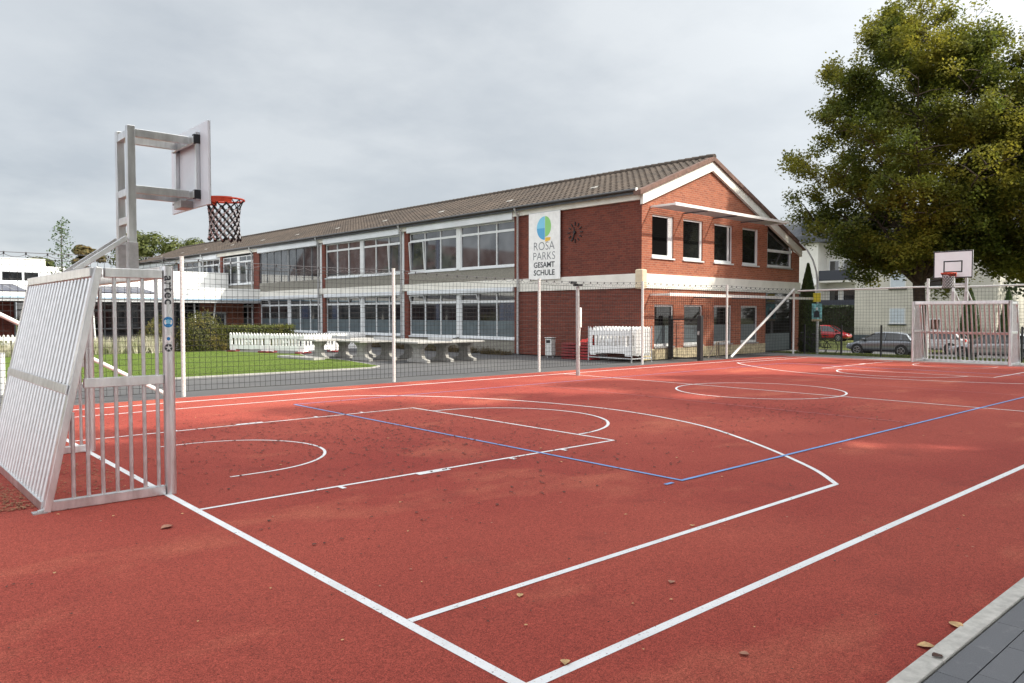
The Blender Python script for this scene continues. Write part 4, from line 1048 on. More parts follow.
def far_tree(label, x, y, H, Rr, seed, m=None, group='trees seen over the school roof', n=5200, leaf=.32, z0=None):
    rng = random.Random(seed); t = thing('distant_tree', label, 'tree', (x, y, zg(x, y) if z0 is None else z0), 0, group)
    MB().tube([(0, 0, 0), (.1, 0, H*.4), (0, .1, H*.75)], [.3, .22, .08], 8).build('trunk', 'bark', t)
    vs = []; fs = []; cl = []
    for _ in range(46):
        a = rng.uniform(0, 2*PI); u = rng.uniform(0, 1); q = Rr*math.sqrt(max(0, 1-(2*u-1)**2*.9))*rng.uniform(.5, 1); cl.append(Vector((q*math.cos(a), q*math.sin(a), H*.30+H*.62*u)))
    for _ in range(n):
        c = rng.choice(cl); d = Vector((rng.gauss(0, 1), rng.gauss(0, 1), rng.gauss(0, 1))).normalized(); p = c+Vector((d.x*1.0, d.y*1.0, d.z*.65))*Rr*.27*rng.uniform(.6, 1.1)
        add_leaf(vs, fs, p, (d+Vector((0, 0, .5))).normalized(), leaf, rng)
    mb = MB(); leaf_mesh(mb, vs, fs); mb.build('crown', m or LFar, t, recalc=False); return t
far_tree('wide yellow-green tree rising over the left end of the school roof', 25.5, 86, 10.7, 4.6, 1, n=9000)
far_tree('round tree just behind the school roof right of the hoop posts', 31.2, 86, 10.6, 3.6, 2, n=7000)
far_tree('low treetop peeping over the roof behind the basketball net', 36.0, 84, 11.0, 3.2, 3)
LBr = leaf_mat('brownish_leaves', (0.07, 0.065, 0.02), (0.15, 0.11, 0.035), (0.20, .12, .04), .5)
far_tree('small brownish tree behind the white wing', 15.6, 70, 7.8, 1.5, 4, LBr)
far_tree('low green tree behind the roof of the white wing', 12.6, 72, 6.6, 1.6, 5)
far_tree('dark tree mass in the gap to the right of the cream house', 66, 12, 8.5, 5.5, 6, LDk, 'trees beyond the street', 7000, .3)
far_tree('dark tree near the right edge beyond the parked cars', 62, 4.0, 8.5, 5.0, 7, LDk, 'trees beyond the street', 6000, .3)

def cone_tree(label, x, y, H, r, seed, group=None, m=None, n=5000, name='conifer'):
    rng = random.Random(seed); t = thing(name, label, 'tree', (x, y, zg(x, y)-.05), 0, group); vs = []; fs = []
    for _ in range(n):
        u = rng.random()**.8; a = rng.uniform(0, 2*PI); q = r*((1-u)**.72 if u > .15 else (.8+.2*u/.15)*(.85**.72)); q *= rng.uniform(.72, 1.04)+.12*noise.noise(Vector((math.cos(a)*2, math.sin(a)*2, u*6)))
        p = Vector((q*math.cos(a), q*math.sin(a), .1+H*u)); add_leaf(vs, fs, p, Vector((math.cos(a), math.sin(a), rng.uniform(-.5, .6))).normalized(), .13, rng)
    mb = MB(); leaf_mesh(mb, vs, fs); mb.build('crown', m or LTh, t, recalc=False)
    core = MB(); core.tube([(0, 0, 0), (0, 0, H*.25), (0, 0, H*.6), (0, 0, H*.93)], [r*.5, r*.68, r*.45, r*.05], 10); core.build('trunk', mat('conifer_core', (0.012, 0.016, 0.008), 1), t)
cone_tree('dark columnar cypress at the right corner of the school', 35.7, 18.25, 4.3, .72, 1, n=12000, name='cypress')
cone_tree('dark pointed conifer behind the distant goal, left one of two', 50.0, 0, 4.0, .9, 2) if False else None
cone_tree('dark pointed conifer in front of the cream house, left one of two', 56.0, 17.4, 4.2, .95, 2, 'conifers before the cream house', n=6000)
cone_tree('dark pointed conifer at the right corner of the cream house', 56.0, 15.2, 4.0, .85, 3, 'conifers before the cream house', n=6000)
bush_mesh('tall_hedge', 'tall dark hedge behind the red car', 'hedge', 75.5, 37.0, .8, 4.5, 3.4, LDk, 5, 9000, .22, square=True)
bush_mesh('garden_hedge', 'dark hedge beyond the street right of the conifers', 'hedge', 57.5, 9.5, .7, 5.0, 2.2, LDk, 6, 9000, .18, square=True)

# ------------------------------------------------------------------ houses beyond the street
def house_window(parent, X, ya, yb, za, zb, pm, fm='window_white'):
    fr = MB(); fr.box(X-.06, X-.002, ya, yb, za-.02, za+.08); fr.box(X-.06, X-.002, ya, yb, zb-.08, zb); fr.box(X-.06, X-.002, ya, ya+.08, za+.08, zb-.08); fr.box(X-.06, X-.002, yb-.08, yb, za+.08, zb-.08)
    f = fr.build('window', fm, parent); MB().box(X-.045, X-.03, ya+.08, yb-.08, za+.08, zb-.08).build('pane', pm, f); return f
Hb = thing('cream_house', 'cream rendered house with dark plinth behind the parked cars', 'house', (62, 22.8, -.87), 0)
MB().box(0, 11, -5.0, 4.9, .9, 8.6).build('wall', 'cream_render', Hb); MB().box(-.03, 11, -5.03, 4.93, 0, .9).build('plinth', 'dark_plinth', Hb)
MB().prism([(-.6, 8.4), (5.5, 11.6), (11.6, 8.4)], -5.4, 5.3, 'y').build('roof', 'dark_roof', Hb)
for (ya, yb, za, zb, pm) in ((.95, 2.15, 1.82, 3.05, 'shutter'), (-1.6, -.8, 1.35, 2.25, 'pane_dark'), (.95, 2.15, 4.6, 5.9, 'shutter'), (-1.9, -.6, 4.6, 5.9, 'pane_dark')): 
    w = house_window(Hb, 0, ya, yb, za, zb, pm); MB().box(-.14, -.005, ya-.08, yb+.08, za-.10, za-.03).build('sill', 'dark_plinth', w)
Ha = thing('apartment_house', 'pale grey apartment house with dark slate mansard roof and balconies', 'apartment house', (78, 42, -.87), 0)
MB().box(0, 12, -3.2, 14, 0, 10.2).build('wall', 'white_render', Ha); MB().box(2.0, 12, -9.5, -3.2, 0, 10.2).build('wall', 'white_render', Ha)
MB().prism([(-.5, 10.15), (-.4, 10.9), (1.2, 12.4), (5.0, 13.4), (9, 13.0), (12.5, 10.2)], -10, 14.5, 'y').build('roof', 'dark_roof', Ha)
dm = MB().box(.2, 3.5, -6.6, -1.2, 11.0, 12.45).build('dormer', mat('dormer_slate', (0.035, 0.045, 0.06), .6), Ha)
f = MB(); f.box(.12, .19, -4.0, -3.75, 11.2, 12.1); f.box(.12, .19, -5.75, -5.5, 11.2, 12.1); f.box(.12, .19, -3.0, -2.7, 11.2, 12.1); f.box(.1, .18, -5.75, -2.7, 11.12, 11.22)
f.build('dormer_window', 'window_white', dm); MB().box(.14, .17, -5.5, -4.0, 11.2, 12.1).build('dormer_pane', 'shutter', dm)
house_window(Ha, 0, 1.6, 4.3, 6.9, 8.9, 'shutter'); house_window(Ha, 0, 8, 10, 6.9, 8.9, 'pane_dark')
house_window(Ha, 0, -1.6, .3, 3.6, 5.4, 'pane_dark')
for z in (3.0, 6.1):
    b = MB().box(.2, 2.0, -8.8, -3.25, z-.2, z).build('balcony_slab', 'white_render', Ha)
    MB().box(.15, .2, -8.8, -3.25, z, z+1.05).build('balcony_panel', 'balcony', b)
    house_window(Ha, 2.0, -7.5, -5.0, z+.1, z+2.2, 'pane_dark'); house_window(Ha, 2.0, -4.6, -3.5, z+.1, z+2.2, 'pane_dark')
dsh = MB()
for i in range(10): pass
MB().tube([(-.05, -2.9, 5.9), (-.35, -2.9, 5.95)], [.12, .42], 16).build('satellite_dish', 'white_paint', Ha)
MB().box(2, 2.25, -3.1, -2.8, 0, 9.5).build('rain_pipe', 'galv', Ha)
Hc = thing('dark_house', 'dark-fronted house partly seen at the right edge under the trees', 'house', (72, 7, -.87), 0)
MB().box(0, 8, -7, 5, 0, 5.6).build('wall', mat('dark_brick_front', (0.06, .05, .045), .8), Hc); MB().box(-.2, -.01, -6, 4.4, 2.9, 3.15).build('pale_ledge', 'white_paint', Hc)
MB().prism([(-.5, 5.6), (4, 8), (8.5, 5.6)], -7.4, 5.4, 'y').build('roof', 'dark_roof', Hc)

Hd = thing('neighbour_house', 'brown roofed brick house mirrored in the upper school windows', 'house', (-34, 70, 0), 0)
MB().box(0, 36, 0, 10, 0, 6.0).build('wall', mat('neighbour_brick', (0.20, 0.09, 0.06), .9, 0, .2, 3), Hd)
MB().prism([(-.5, 5.9), (5, 10.2), (10.5, 5.9)], -.5, 36.5, 'x').build('roof', mat('neighbour_roof', (0.10, 0.05, 0.035), .9, 0, .3, 3), Hd)
far_tree('green tree standing beside the brown roofed house', -2, 62, 9.5, 4.0, 15, None, 'trees mirrored in the windows'); far_tree('wider green tree left of the brown roofed house', -40, 60, 11, 6.0, 16, None, 'trees mirrored in the windows')
# ------------------------------------------------------------------ cars (front towards local +x)
def build_car(label, loc, rz, paint, L=4.4, Wd=1.78, Hc=1.46, wagon=True):
    t = thing('parked_car', label, 'car', loc, rz, 'cars parked beyond the court')
    h = Wd/2
    # body stations: x, bottom z, belt z, half width
    st = [(-L/2, .42, .78, .80), (-L/2+.10, .30, .98, .90), (-L/2+.6, .22, 1.0, .98), (-.9, .20, .98, 1.0), (.2, .20, .95, 1.0), (.85, .20, .93, 1.0), (1.35, .22, .86, .985), (L/2-.35, .25, .74, .94), (L/2-.08, .30, .62, .82), (L/2, .38, .52, .70)]
    ring = []
    for (x, zb, zt, k) in st:
        w = h*k; ring.append([(x, -w*.93, zb), (x, -w, zb+.18), (x, -w*1.0, zb+(zt-zb)*.62), (x, -w*.95, zt-.03), (x, -w*.80, zt+.01), (x, 0, zt+.035), (x, w*.80, zt+.01), (x, w*.95, zt-.03), (x, w, zb+(zt-zb)*.62), (x, w, zb+.18), (x, w*.93, zb)])
    mb = MB(); n = len(ring[0]); vs = [p for r_ in ring for p in r_]
    fs = [(i*n+j, i*n+(j+1) % n, (i+1)*n+(j+1) % n, (i+1)*n+j) for i in range(len(ring)-1) for j in range(n)]
    fs += [tuple(range(n)), tuple(range((len(ring)-1)*n, len(ring)*n))[::-1]]
    mb.add(vs, fs, True); body = mb.build('body', paint, t, bevel=0)
    md = body.modifiers.new('s', 'SUBSURF'); md.levels = 1; md.render_levels = 2
    # greenhouse
    rear = -L/2+.28 if wagon else -L/2+.55
    gh = [(rear, .97, .97), (rear+.35, .98, Hc-.10), (rear+.95, .985, Hc-.02), (-.15, .95, Hc), (.35, .95, Hc-.05), (1.22, .90, .92)]
    vs = []; 
    for (x, zb, zt) in gh:
        wb = h*.93; wt = h*.70 if zt > 1.2 else h*.86
        vs += [(x if zt > 1.2 else x, -wb, zb-.03), (x, -wt, zt-.04), (x, -wt*.8, zt), (x, wt*.8, zt), (x, wt, zt-.04), (x, wb, zb-.03)]
    n = 6; k = len(gh); fs = [(i*n+j, i*n+j+1, (i+1)*n+j+1, (i+1)*n+j) for i in range(k-1) for j in range(n-1)]
    mb = MB(); mb.add(vs, fs, False); mb.build('window_glass', 'car_glass', t)
    # roof skin + pillars
    rf = MB(); wt = h*.715
    for (x0, z0), (x1, z1) in zip([(rear+.33, Hc-.095), (rear+.95, Hc-.005), (-.15, Hc+.012), (.38, Hc-.04)][:-1], [(rear+.33, Hc-.095), (rear+.95, Hc-.005), (-.15, Hc+.012), (.38, Hc-.04)][1:]):
        rf.add([(x0, -wt, z0-.05), (x0, -wt*.8, z0+.012), (x0, wt*.8, z0+.012), (x0, wt, z0-.05), (x1, -wt, z1-.05), (x1, -wt*.8, z1+.012), (x1, wt*.8, z1+.012), (x1, wt, z1-.05)], [(0,4,5,1),(1,5,6,2),(2,6,7,3)], True)
    rf.build('roof_panel', paint, t)
    for s in (-1, 1):
        for p, q, w, h2, up in (((.36, s*h*.72, Hc-.08), (1.20, s*h*.90, .93), .06, .05, (0, 0, 1)), ((rear+.34, s*h*.72, Hc-.13), (rear+.02, s*h*.92, .97), .12, .06, (0, 0, 1)),
                            ((-.35, s*h*.735, Hc-.07), (-.35, s*h*.94, .95), .07, .03, (1, 0, 0)), ((-1.25, s*h*.735, Hc-.08), (-1.35, s*h*.94, .95), .09, .03, (1, 0, 0))):
            MB().beam(p, q, w, h2, up=up).build('pillar', paint, t)
    for x in (L/2-.85, -L/2+.85):
        for s in (-1, 1):
            w = MB(); pts = []
            w.tube([(x, s*(h-.20), .32), (x, s*(h+.012), .32)], .325, 22); wo = w.build('wheel', 'tyre', t)
            r_ = MB()
            for q in range(5):
                a = q*2*PI/5; r_.beam((x, s*(h+.016), .32), (x+.20*math.cos(a), s*(h+.016), .32+.20*math.sin(a)), .02, .06, up=(0, 1, 0) if False else (math.sin(a), 0, -math.cos(a)))
            r_.tube([(x+.21*math.cos(2*PI*i/20), s*(h+.012), .32+.21*math.sin(2*PI*i/20)) for i in range(20)], .018, 6, closed=True)
            r_.build('rim', 'rim', wo)
            ar = MB(); ar.tube([(x, s*(h-.25), .34), (x, s*(h+.002), .34)], .385, 22); ar.build('wheel_arch', 'black', t)
    for s in (-1, 1):
        MB().box(L/2-.42, L/2-.10, s*h*.60-.14, s*h*.60+.14, .58, .70).build('headlight', 'lamp_glass', t, bevel=.04)
        MB().box(-L/2-.01, -L/2+.12, s*h*.72-.12, s*h*.72+.12, .78, .95).build('tail_light', 'bright_red', t, bevel=.03)
        MB().box(.85, 1.02, s*(h*.93)-.09+s*.08, s*(h*.93)+.09+s*.08, .95, 1.07).build('wing_mirror', paint, t, bevel=.03)
        MB().box(-1.6, 1.0, s*(h-.002)-.006, s*(h-.002)+.006, .28, .34).build('side_trim', 'black', t)
    return t
zr = -.85
build_car('dark grey hatchback facing left in front of the cream house', (50.0, 20.4, zr-.045), PI/2, M['car_grey'])
build_car('silver estate car seen through the bars of the distant goal', (50.0, 14.2, zr-.045), PI/2, M['car_silver'], L=4.6, Hc=1.5)
build_car('white car whose rear shows between the goal post and first bars', (54.4, 19.0, zr-.02), PI/2, M['car_white'], L=4.2)
build_car('red car parked before the tall dark hedge', (71.2, 34.3, zr-.02), -PI/2+R(8), M['car_red'], L=4.1, Hc=1.5)

# ------------------------------------------------------------------ black rod fence beyond the court
t = thing('rod_mesh_fence', 'low black rod mesh fence on the verge before the parked cars', 'fence', (33.0, 17.0, zg(33, 0)-.06))
ms = MB(); y = 0.0; k = 0
while k <= 11:
    MB().box(-.035, .035, y-.03, y+.03, 0, 1.36).build('fence_post', 'black', t)
    if k < 11:
        for i in range(1, 24): ms.box(-.003, .003, y-i*.0708-.003, y-i*.0708+.003, .06, 1.25)
        for z in (.08, .30, .52, .74, .96, 1.20): ms.box(-.008, .008, y-1.67, y-.03, z-.004, z+.004)
    y -= 1.7; k += 1
ms.build('rod_mesh', 'black', t)

# street lamp with posters
t = thing('street_lamp', 'tall curved street lamp pole behind the school corner', 'street lamp', (34.0, 16.9, -.15))
pts = [(0, 0, 0), (0, 0, 2.4), (0, .02, 3.2)]+[(0.0-.5*(1-math.cos(R(a)))*.6, .02+1.6*(1-math.cos(R(a))), 3.2+2.3*math.sin(R(a))) for a in (15, 30, 45, 60, 75, 90)]
MB().tube(pts, [.06, .055, .045]+[.035]*6, 10).build('pole', 'galv', t)
MB().box(-.45, -.2, 1.6, 2.2, 5.42, 5.55).build('lamp_head', 'galv', t, bevel=.03)
p = thing('yellow_poster', 'plain yellow poster strapped high on the lamp pole', 'poster', (34.0, 16.9, -.15)); MB().box(-.11, -.09, -.19, .17, 2.42, 2.82).build('poster_sheet', 'yellow', p)
p = thing('portrait_poster', 'pale teal poster with a dark torso shape below the yellow one', 'poster', (34.0, 16.9, -.15))
b = MB().box(-.11, -.09, -.26, .22, 1.52, 2.34).build('poster_sheet', 'poster_teal', p)
MB().box(-.114, -.111, -.26, .22, 1.52, 1.62).build('poster_caption', 'plinth', b); g = MB(); g.prism([(-.16, 1.70), (.12, 1.70), (.10, 1.95), (.02, 2.02), (-.06, 2.02), (-.14, 1.95)], -.114, -.111, 'x'); g.build('poster_torso', 'text_black', b)
g = MB(); g.prism([(-.02+.055*math.cos(q*PI/6), 2.10+.075*math.sin(q*PI/6)) for q in range(12)], -.114, -.111, 'x'); g.build('poster_face', 'plastic_white', b)

# bicycles
def bike(label, loc, rz):
    t = thing('bicycle', label, 'bicycle', loc, rz, 'bicycles parked by the school corner')
    for x in (-.52, .52):
        w = MB(); w.tube([(x+.33*math.cos(2*PI*i/24), 0, .34+.33*math.sin(2*PI*i/24)) for i in range(24)], .018, 6, closed=True)
        for i in range(8): w.tube([(x, 0, .34), (x+.32*math.cos(i*PI/4), 0, .34+.32*math.sin(i*PI/4))], .003, 3)
        w.build('wheel', 'rubber', t)
    f = MB()
    for a, b in (((-.52, 0, .34), (-.1, 0, .30)), ((-.1, 0, .30), (-.22, 0, .85)), ((-.52, 0, .34), (-.2, 0, .72)), ((-.1, 0, .30), (.36, 0, .74)), ((-.2, 0, .72), (.34, 0, .82)), ((.52, 0, .34), (.33, 0, .95))): f.tube([a, b], .017, 6)
    f.build('frame', 'black', t); MB().box(-.36, -.10, -.06, .06, .86, .91).build('saddle', 'rubber', t, bevel=.02)
    MB().tube([(.30, -.28, .97), (.34, 0, .98), (.30, .28, .97)], .013, 6).build('handlebar', 'black', t)
bike('dark bicycle leaning by the cypress, nearer of two', (34.2, 17.4, -.14), R(100)); bike('dark bicycle leaning by the cypress, further of two', (35.0, 17.2, -.2), R(85))

# ------------------------------------------------------------------ school yard objects
def conc_table(label, x0, yc):
    t = thing('table_tennis_table', label, 'table tennis table', (x0, yc, -.035), 0, 'concrete table tennis tables in the yard')
    MB().box(0, 3.0, -.76, .76, .70, .76).build('table_top', 'concrete_pale', t, bevel=.012)
    for x in (.55, 1.6, 2.65):
        m = MB(); m.prism([(-.62, 0), (-.62, .10), (-.34, .16), (-.28, .26), (-.26, .50), (-.48, .64), (-.50, .699), (.50, .699), (.48, .64), (.26, .50), (.28, .26), (.34, .16), (.62, .10), (.62, 0)], x-.075, x+.075, 'x'); m.build('leg', 'concrete_pale', t, bevel=.01)
    MB().box(1.49, 1.51, -.74, .74, .761, .88).build('table_net', 'galv', t)
conc_table('concrete table tennis table nearest to the net fence', 15.1, 22.6); conc_table('middle of three concrete table tennis tables', 14.1, 24.8); conc_table('furthest concrete table tennis table beside the folded barriers', 13.55, 27.1)

def build_barrier():
    t = thing('plastic_barrier', 'x', 'barrier', (0, 0, 0), 0)
    # local x along the barrier 2 m, standing on z=0, slots are real holes built from strips
    mb = MB(); Lb = 2.0; H = .84; y0, y1 = -.025, .025
    mb.box(0, Lb, y0, y1, .10, .30); mb.box(0, Lb, y0, y1, .60, .74)
    n = 10
    xs = [0.10]
    mb.box(0, .12, y0, y1, .30, .60); mb.box(Lb-.12, Lb, y0, y1, .30, .60)
    for i in range(n+1):
        x = .12+(Lb-.24)*i/n; 
        if 0 < i < n: mb.box(x-.038, x+.038, y0, y1, .30, .60)
    mb.box(.90, 1.10, y0+.005, y1-.005, .42, .50)
    for i in range(13):
        x = .04+(Lb-.08)*i/12; mb.prism([(x-.05, .74), (x+.05, .74), (x+.035, .79), (x, H), (x-.035, .79)], y0, y1, 'y')
    mb.box(.02, .30, y0, y1, .03, .10); mb.box(Lb-.30, Lb-.02, y0, y1, .03, .10)
    mb.build('barrier_panel', 'plastic_white', t)
    for x in (.16, Lb-.16): MB().box(x-.10, x+.10, -.28, .28, -.02, .05).build('foot', 'red_plastic', t, bevel=.01)
    return t
bar = build_barrier()
BG = 'white slotted plastic barriers'
def place_barrier(a, b, label, first=False):
    d = Vector((b[0]-a[0], b[1]-a[1])); L = d.length; rz = math.atan2(d.y, d.x)
    o = bar if first else copy_tree(bar); o.location = (a[0], a[1], 0.02); o.rotation_euler = (0, 0, rz); o.scale = (L/2.0, 1, 1); tag(o, label, group=BG); return o
place_barrier((13.5, 34.5), (14.3, 32.3), 'white slotted barrier beside the rounded shrub', True)
place_barrier((14.3, 32.25), (15.05, 30.3), 'white slotted barrier between two others, its right end by the tables')
place_barrier((15.15, 30.6), (16.9, 31.0), 'white barrier section just behind the furthest table tennis table')
place_barrier((16.95, 31.0), (18.7, 31.4), 'white barrier right of the section behind the furthest table')
place_barrier((2.6, 38.2), (4.2, 37.3), 'white barrier at the far left edge of the photo')
place_barrier((4.25, 37.2), (6.0, 36.2), 'white barrier behind the barred back of the nearby goal')
# rack of stacked barriers at the building corner
rk = thing('barrier_rack', 'galvanised rack holding stacked white barriers by the brick corner', 'rack', (20.98, 17.2, -.03))
r = MB()
for x in (0, 1.12):
    for y in (0.0, 2.05): r.tube([(x, y, 0), (x, y, 1.28)], .025, 8)
for x in (0, 1.12): r.tube([(x, 0, .14), (x, 2.05, .14)], .025, 8); 
for y in (0, 2.05): r.tube([(0, y, .14), (1.12, y, .14)], .025, 8)
r.build('rack_frame', 'galv', rk)
for i in range(9):
    o = copy_tree(bar); o.location = (21.0+(i*.105+.18 if i else 0), 19.21, .16+(.02 if i % 2 else 0)); o.rotation_euler = (0, R(0), -PI/2)
    o.scale = (1.0, .8, 1.28)
    for ch in kids(o):
        if ch.name.startswith('foot'): bpy.data.objects.remove(ch)
    if i == 0: lb = 'foremost white barrier of the stack in the rack by the brick corner'
    elif i == 8: lb = 'rearmost white barrier of the stack in the rack by the brick corner'
    else: lb = 'one of the upright white barriers packed inside the rack'
    tag(o, lb, group='barriers stacked in the rack')
# red base plates in two stacks
rng = random.Random(2)
for si, (x, y, lab) in enumerate(((21.35, 20.45, 'dark red'), (21.55, 19.75, 'brighter red'))):
    for k in range(6):
        b_ = MB(); b_.prism([(-.36, -.22), (-.30, -.28), (.30, -.28), (.36, -.22), (.36, .22), (.30, .28), (-.30, .28), (-.36, .22)], 0, .075, 'z')
        o = b_.build('base_plate', 'red_plastic' if si == 0 else 'red_plastic_light', bevel=.012); o.location = (x+rng.uniform(-.03, .03), y+rng.uniform(-.03, .03), -.03+k*.108); o.rotation_euler = (0, 0, PI/2+rng.uniform(-.08, .08))
        nth = ['lowest', 'second lowest', 'third lowest', 'third highest', 'second highest', 'topmost'][k]
        tag(o, '%s %s plastic base plate in the stack %s' % (nth, 'dark red', 'beside the grey bin' if si == 0 else 'beside the barrier rack'), 'base plate', 'stacked red base plates')
o = MB(); o.prism([(-.25, 0), (-.12, .13), (.05, .10), (.18, .16), (.3, 0)], -.18, .18, 'y'); o = o.build('red_cover', 'bright_red', bevel=.03); o.location = (21.5, 19.8, .622); tag(o, 'crumpled bright red plastic piece on top of the right stack of plates', 'plastic cover')
# bin
t = thing('litter_bin', 'pale grey litter bin against the brick wall', 'bin', (21.15, 21.45, -.035), R(10))
MB().box(-.15, .15, -.15, .15, .10, .76).build('bin_body', 'galv_light', t, bevel=.02); MB().box(-.17, .17, -.17, .17, .79, .82).build('bin_lid', 'galv_light', t, bevel=.01); MB().box(-.13, .13, -.13, .13, .761, .789).build('bin_opening', 'black', t)
MB().box(-.157, -.148, -.10, .10, .60, .71).build('bin_slot', 'black', t)
for y in (-.12, .12): MB().box(-.03, .03, y-.02, y+.02, 0, .10).build('leg', 'galv', t)
# white slabs on lawn edge
o = MB().box(-.3, 2.3, -.25, .25, 0, .09).build('concrete_slab', 'concrete_pale', bevel=.01); o.location = (13.35, 26.0, .0); o.rotation_euler = (0, 0, R(95)); tag(o, 'pale concrete slab lying at the tip of the lawn', 'slab')
# small white bollard left
t = thing('white_marker_post', 'short white post at the left edge in front of the lawn', 'post', (2.69, 19.5, -.04)); MB().tube([(0, 0, 0), (0, 0, .88)], .05, 12).build('post_shaft', 'white_paint', t); MB().tube([(0, 0, .88), (0, 0, .91)], .054, 12).build('post_cap', 'galv', t)
# metal stand near the gable plinth
t = thing('bicycle_stand', 'low rusty metal stand against the yellow brick plinth', 'bicycle stand', (26.0, 17.1, -.03)); g = MB(); g.tube([(-.5, 0, 0), (.1, 0, .62), (.7, 0, .62)], .022, 6); g.tube([(.1, 0, .62), (.1, 0, 0)], .022, 6); g.tube([(.4, .1, .62), (.4, .1, 0)], .022, 6); g.build('stand_frame', mat('rusty_steel', (0.20, 0.16, 0.12), .8), t)

# ------------------------------------------------------------------ leaves and crumbs on the court
def curled_leaf(mb, x, y, s, a, rng, z=0.006):
    ca, sa = math.cos(a), math.sin(a); n = 5; vs = []; fs = []
    for i in range(n):
        u = i/(n-1); w = s*.42*math.sin(PI*(u*.9+.05)); lx_ = (u-.5)*s; cz = .07*s*math.sin(u*PI*1.2)+.03*s*rng.random()
        for j, k in ((-1, 1), (0, 0), (1, 1)):
            px, py = lx_, j*w; vs.append((x+px*ca-py*sa, y+px*sa+py*ca, z+cz+k*s*.07+.002))
    for i in range(n-1):
        for j in range(2): fs.append((i*3+j, i*3+j+1, i*3+j+4, i*3+j+3))
    mb.add(vs, fs)
M['leaf_tan'] = mat('tan_dry_leaf', (0.52, 0.33, 0.15), .7, 0, .3, 30); M['leaf_brown'] = mat('brown_dry_leaf', (0.07, .03, .02), .8, 0, .4, 30)
M['leaf_pink'] = mat('faded_leaf', (0.36, 0.17, 0.11), .8, 0, .3, 30)
rng = random.Random(77)
for m, n, s0, s1, nm, lb in (('leaf_brown', 700, .012, .030, 'leaf_litter', 'small dark brown leaf crumbs scattered over the red court'), ('leaf_tan', 110, .016, .036, 'leaf_litter', 'small tan leaves scattered over the red court'), ('leaf_pink', 110, .014, .034, 'leaf_litter', 'faded reddish leaves scattered over the red court')):
    mb = MB()
    for _ in range(n):
        x, y = (rng.uniform(-1, 22) if rng.random() < .6 else rng.uniform(0, 9)), rng.uniform(1.5, 15); k = min(1, .35+math.hypot(x, y)/14)
        curled_leaf(mb, x, y, rng.uniform(s0, s1)*k, rng.uniform(0, 6.3), rng)
    tag(mb.build(nm, m, recalc=False), lb, 'leaf litter', kind='stuff')
mb = MB()
for _ in range(3600):
    k = rng.random()
    if k < .45: x, y = rng.gauss(5.6, 1.3), rng.gauss(9.3, 1.6)
    elif k < .62: x, y = rng.gauss(13.0, 1.3), rng.gauss(6.5, .8)
    else: x, y = rng.uniform(2.5, 14), rng.uniform(5, 13)
    curled_leaf(mb, x, y, rng.choice((.014, .018, .024, .03, .04)), rng.uniform(0, 6.3), rng)
tag(mb.build('crumb_litter', 'leaf_brown', recalc=False), 'dark crumbs sprinkled inside the key and beyond it', 'crumbs', kind='stuff')
mb = MB()
for _ in range(380): curled_leaf(mb, 1.15+rng.gauss(0, .085), 7.72+abs(rng.gauss(0, .75)), rng.uniform(.012, .032), rng.uniform(0, 6.3), rng, .003+rng.random()*.006)
for _ in range(260): curled_leaf(mb, rng.uniform(1.4, 2.2), rng.uniform(7.6, 10), rng.uniform(.015, .04), rng.uniform(0, 6.3), rng)
tag(mb.build('leaf_litter', mat('litter_straw', (0.26, .12, .06), .85, 0, .5, 40), recalc=False), 'strip of dry leaf litter gathered along the back of the nearby goal', 'leaf litter', kind='stuff')
big = [(4.52, 1.44, .085, 'leaf_tan', 'pale tan leaf on the kerb, upper of two close together'), (4.12, 1.45, .08, 'leaf_tan', 'pale tan leaf on the kerb edge nearer the bottom of the photo'), (4.02, 1.36, .06, 'leaf_brown', 'small brown leaf lying on the kerb strip'),
       (3.35, 2.02, .05, 'leaf_pink', 'rust coloured curled leaf between sideline and kerb'), (3.92, 2.88, .055, 'leaf_pink', 'orange-brown leaf inside the near sideline'), (1.94, 6.3, .10, 'leaf_pink', 'large brownish leaf outside the goal line below the nearby goal'),
       (3.05, 3.35, .05, 'leaf_tan', 'golden leaf on the white three-point line'), (2.62, 2.55, .06, 'leaf_tan', 'tan leaf touching the goal line near its corner'), (5.1, 3.55, .05, 'leaf_tan', 'pale leaf left of the three-point line bend')]
for x, y, s, m, lb in big:
    mb = MB(); curled_leaf(mb, 0, 0, s, 0.0, rng, 0.014 if y < 1.42 else .004); o = mb.build('fallen_leaf', m, recalc=False); o.location = (x, y, 0); o.rotation_euler = (0, 0, rng.uniform(0, 6)); tag(o, lb, 'leaf', 'larger fallen leaves')

# ------------------------------------------------------------------ light, sky, camera
sc = bpy.context.scene
SUN_EL = R(38.5); sdir = Vector((0.57, -0.82, 0)).normalized()
sv = Vector((sdir.x*math.cos(SUN_EL), sdir.y*math.cos(SUN_EL), math.sin(SUN_EL)))
sl = bpy.data.lights.new('sun', 'SUN'); sl.energy = 4.4; sl.angle = R(1.0); sl.color = (1.0, 0.935, 0.80)
so = bpy.data.objects.new('sun', sl); col.objects.link(so); so.rotation_euler = sv.to_track_quat('Z', 'Y').to_euler(); so.location = (0, 0, 40)
w = bpy.data.worlds.new('World'); sc.world = w; w.use_nodes = True; nt = w.node_tree; N = nt.nodes; L = nt.links
bg = N['Background']; bg.inputs['Strength'].default_value = 0.1
sky = N.new('ShaderNodeTexSky'); sky.sky_type = 'NISHITA'; sky.sun_disc = False; sky.sun_elevation = SUN_EL; sky.sun_rotation = math.atan2(sdir.x, sdir.y)
tc = N.new('ShaderNodeTexCoord'); gen = tc.outputs['Generated']
sp = N.new('ShaderNodeSeparateXYZ'); L.new(gen, sp.inputs[0])
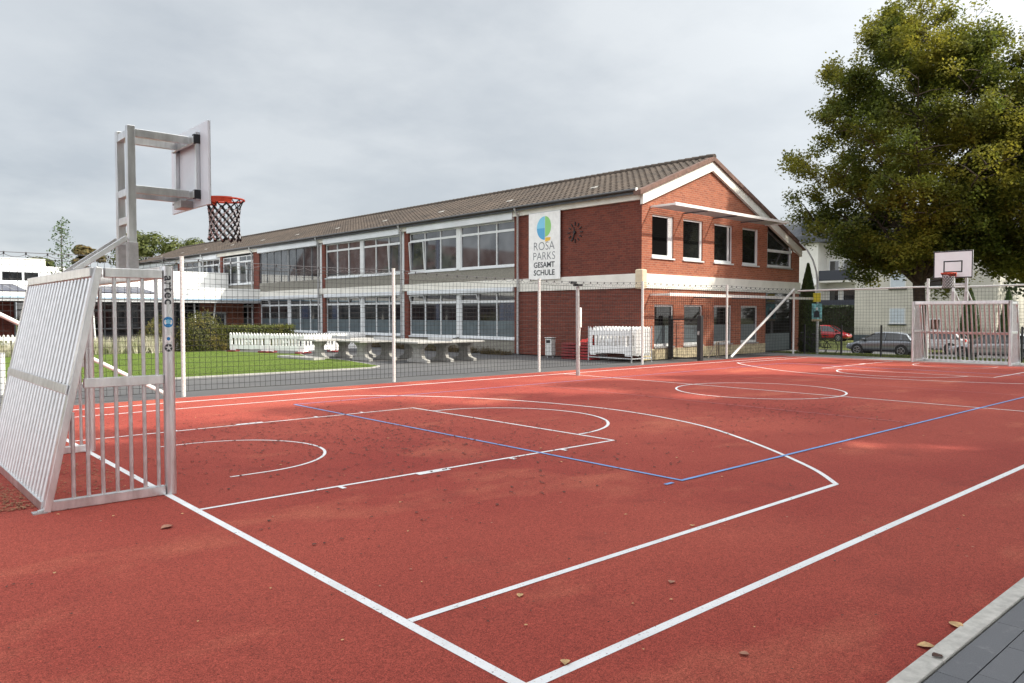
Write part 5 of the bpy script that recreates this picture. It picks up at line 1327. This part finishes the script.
def mth(op, a, b=None):
    n = N.new('ShaderNodeMath'); n.operation = op
    for s, v in ((n.inputs[0], a), (n.inputs[1], b)):
        if v is None: continue
        if hasattr(v, 'links'): L.new(v, s)
        else: s.default_value = v
    return n.outputs[0]
den = mth('ADD', mth('MAXIMUM', sp.outputs['Z'], 0.0), 0.22)
cb = N.new('ShaderNodeCombineXYZ'); L.new(mth('DIVIDE', sp.outputs['X'], den), cb.inputs[0]); L.new(mth('DIVIDE', sp.outputs['Y'], den), cb.inputs[1])
n1 = noise_n(nt, cb.outputs[0], 1.5, 9, 0.56, 0.37, 0.62); n1.node.clamp = True
mp = N.new('ShaderNodeMapping'); mp.inputs['Location'].default_value = (3.7, 1.2, 0); L.new(cb.outputs[0], mp.inputs['Vector'])
n2 = noise_n(nt, mp.outputs['Vector'], 0.6, 5, 0.5, 0.40, 0.62)
c = mixc(nt, n1, (4.25, 4.62, 5.02), (5.75, 6.05, 6.30))
c = mixc(nt, mth('MULTIPLY', n2, 0.55), c, (5.5, 5.85, 6.15))
# clouds are thinner and brighter towards the sun side
dot = N.new('ShaderNodeVectorMath'); dot.operation = 'DOT_PRODUCT'; L.new(gen, dot.inputs[0]); dot.inputs[1].default_value = sv
gl = mth('POWER', mth('MULTIPLY', mth('ADD', dot.outputs['Value'], 1.0), 0.5), 7.0)
c = mixc(nt, mth('MULTIPLY', gl, 0.9), c, (52.0, 52.0, 50.5))
# added bright sky out of view, west and overhead, to lift facade and ground
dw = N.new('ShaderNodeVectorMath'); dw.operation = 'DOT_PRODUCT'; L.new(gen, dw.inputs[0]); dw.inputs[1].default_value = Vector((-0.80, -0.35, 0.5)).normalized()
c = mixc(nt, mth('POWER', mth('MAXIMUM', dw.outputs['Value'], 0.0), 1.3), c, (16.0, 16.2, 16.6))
zz = N.new('ShaderNodeMapRange'); zz.interpolation_type = 'SMOOTHSTEP'; zz.inputs['From Min'].default_value = .55; zz.inputs['From Max'].default_value = 1.0; L.new(sp.outputs['Z'], zz.inputs['Value'])
c = mixc(nt, mth('MULTIPLY', zz.outputs['Result'], .7), c, (13.0, 13.2, 13.6))
c = mixc(nt, 0.10, c, sky.outputs['Color'])
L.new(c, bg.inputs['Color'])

cam = bpy.data.cameras.new('camera'); co = bpy.data.objects.new('camera', cam); col.objects.link(co)
cam.sensor_width = 36; cam.lens = 760.96/1024*36; cam.clip_end = 2000; cam.clip_start = 0.05
co.location = (0, 0, 1.70); yaw = R(48.29); pit = R(2.062)
dv = Vector((math.cos(yaw)*math.cos(pit), math.sin(yaw)*math.cos(pit), -math.sin(pit)))
co.rotation_euler = dv.to_track_quat('-Z', 'Y').to_euler()
sc.camera = co
sc.render.engine = 'CYCLES'
sc.view_settings.view_transform = 'Standard'; sc.view_settings.look = 'None'; sc.view_settings.gamma = 1; sc.view_settings.exposure = 0.36
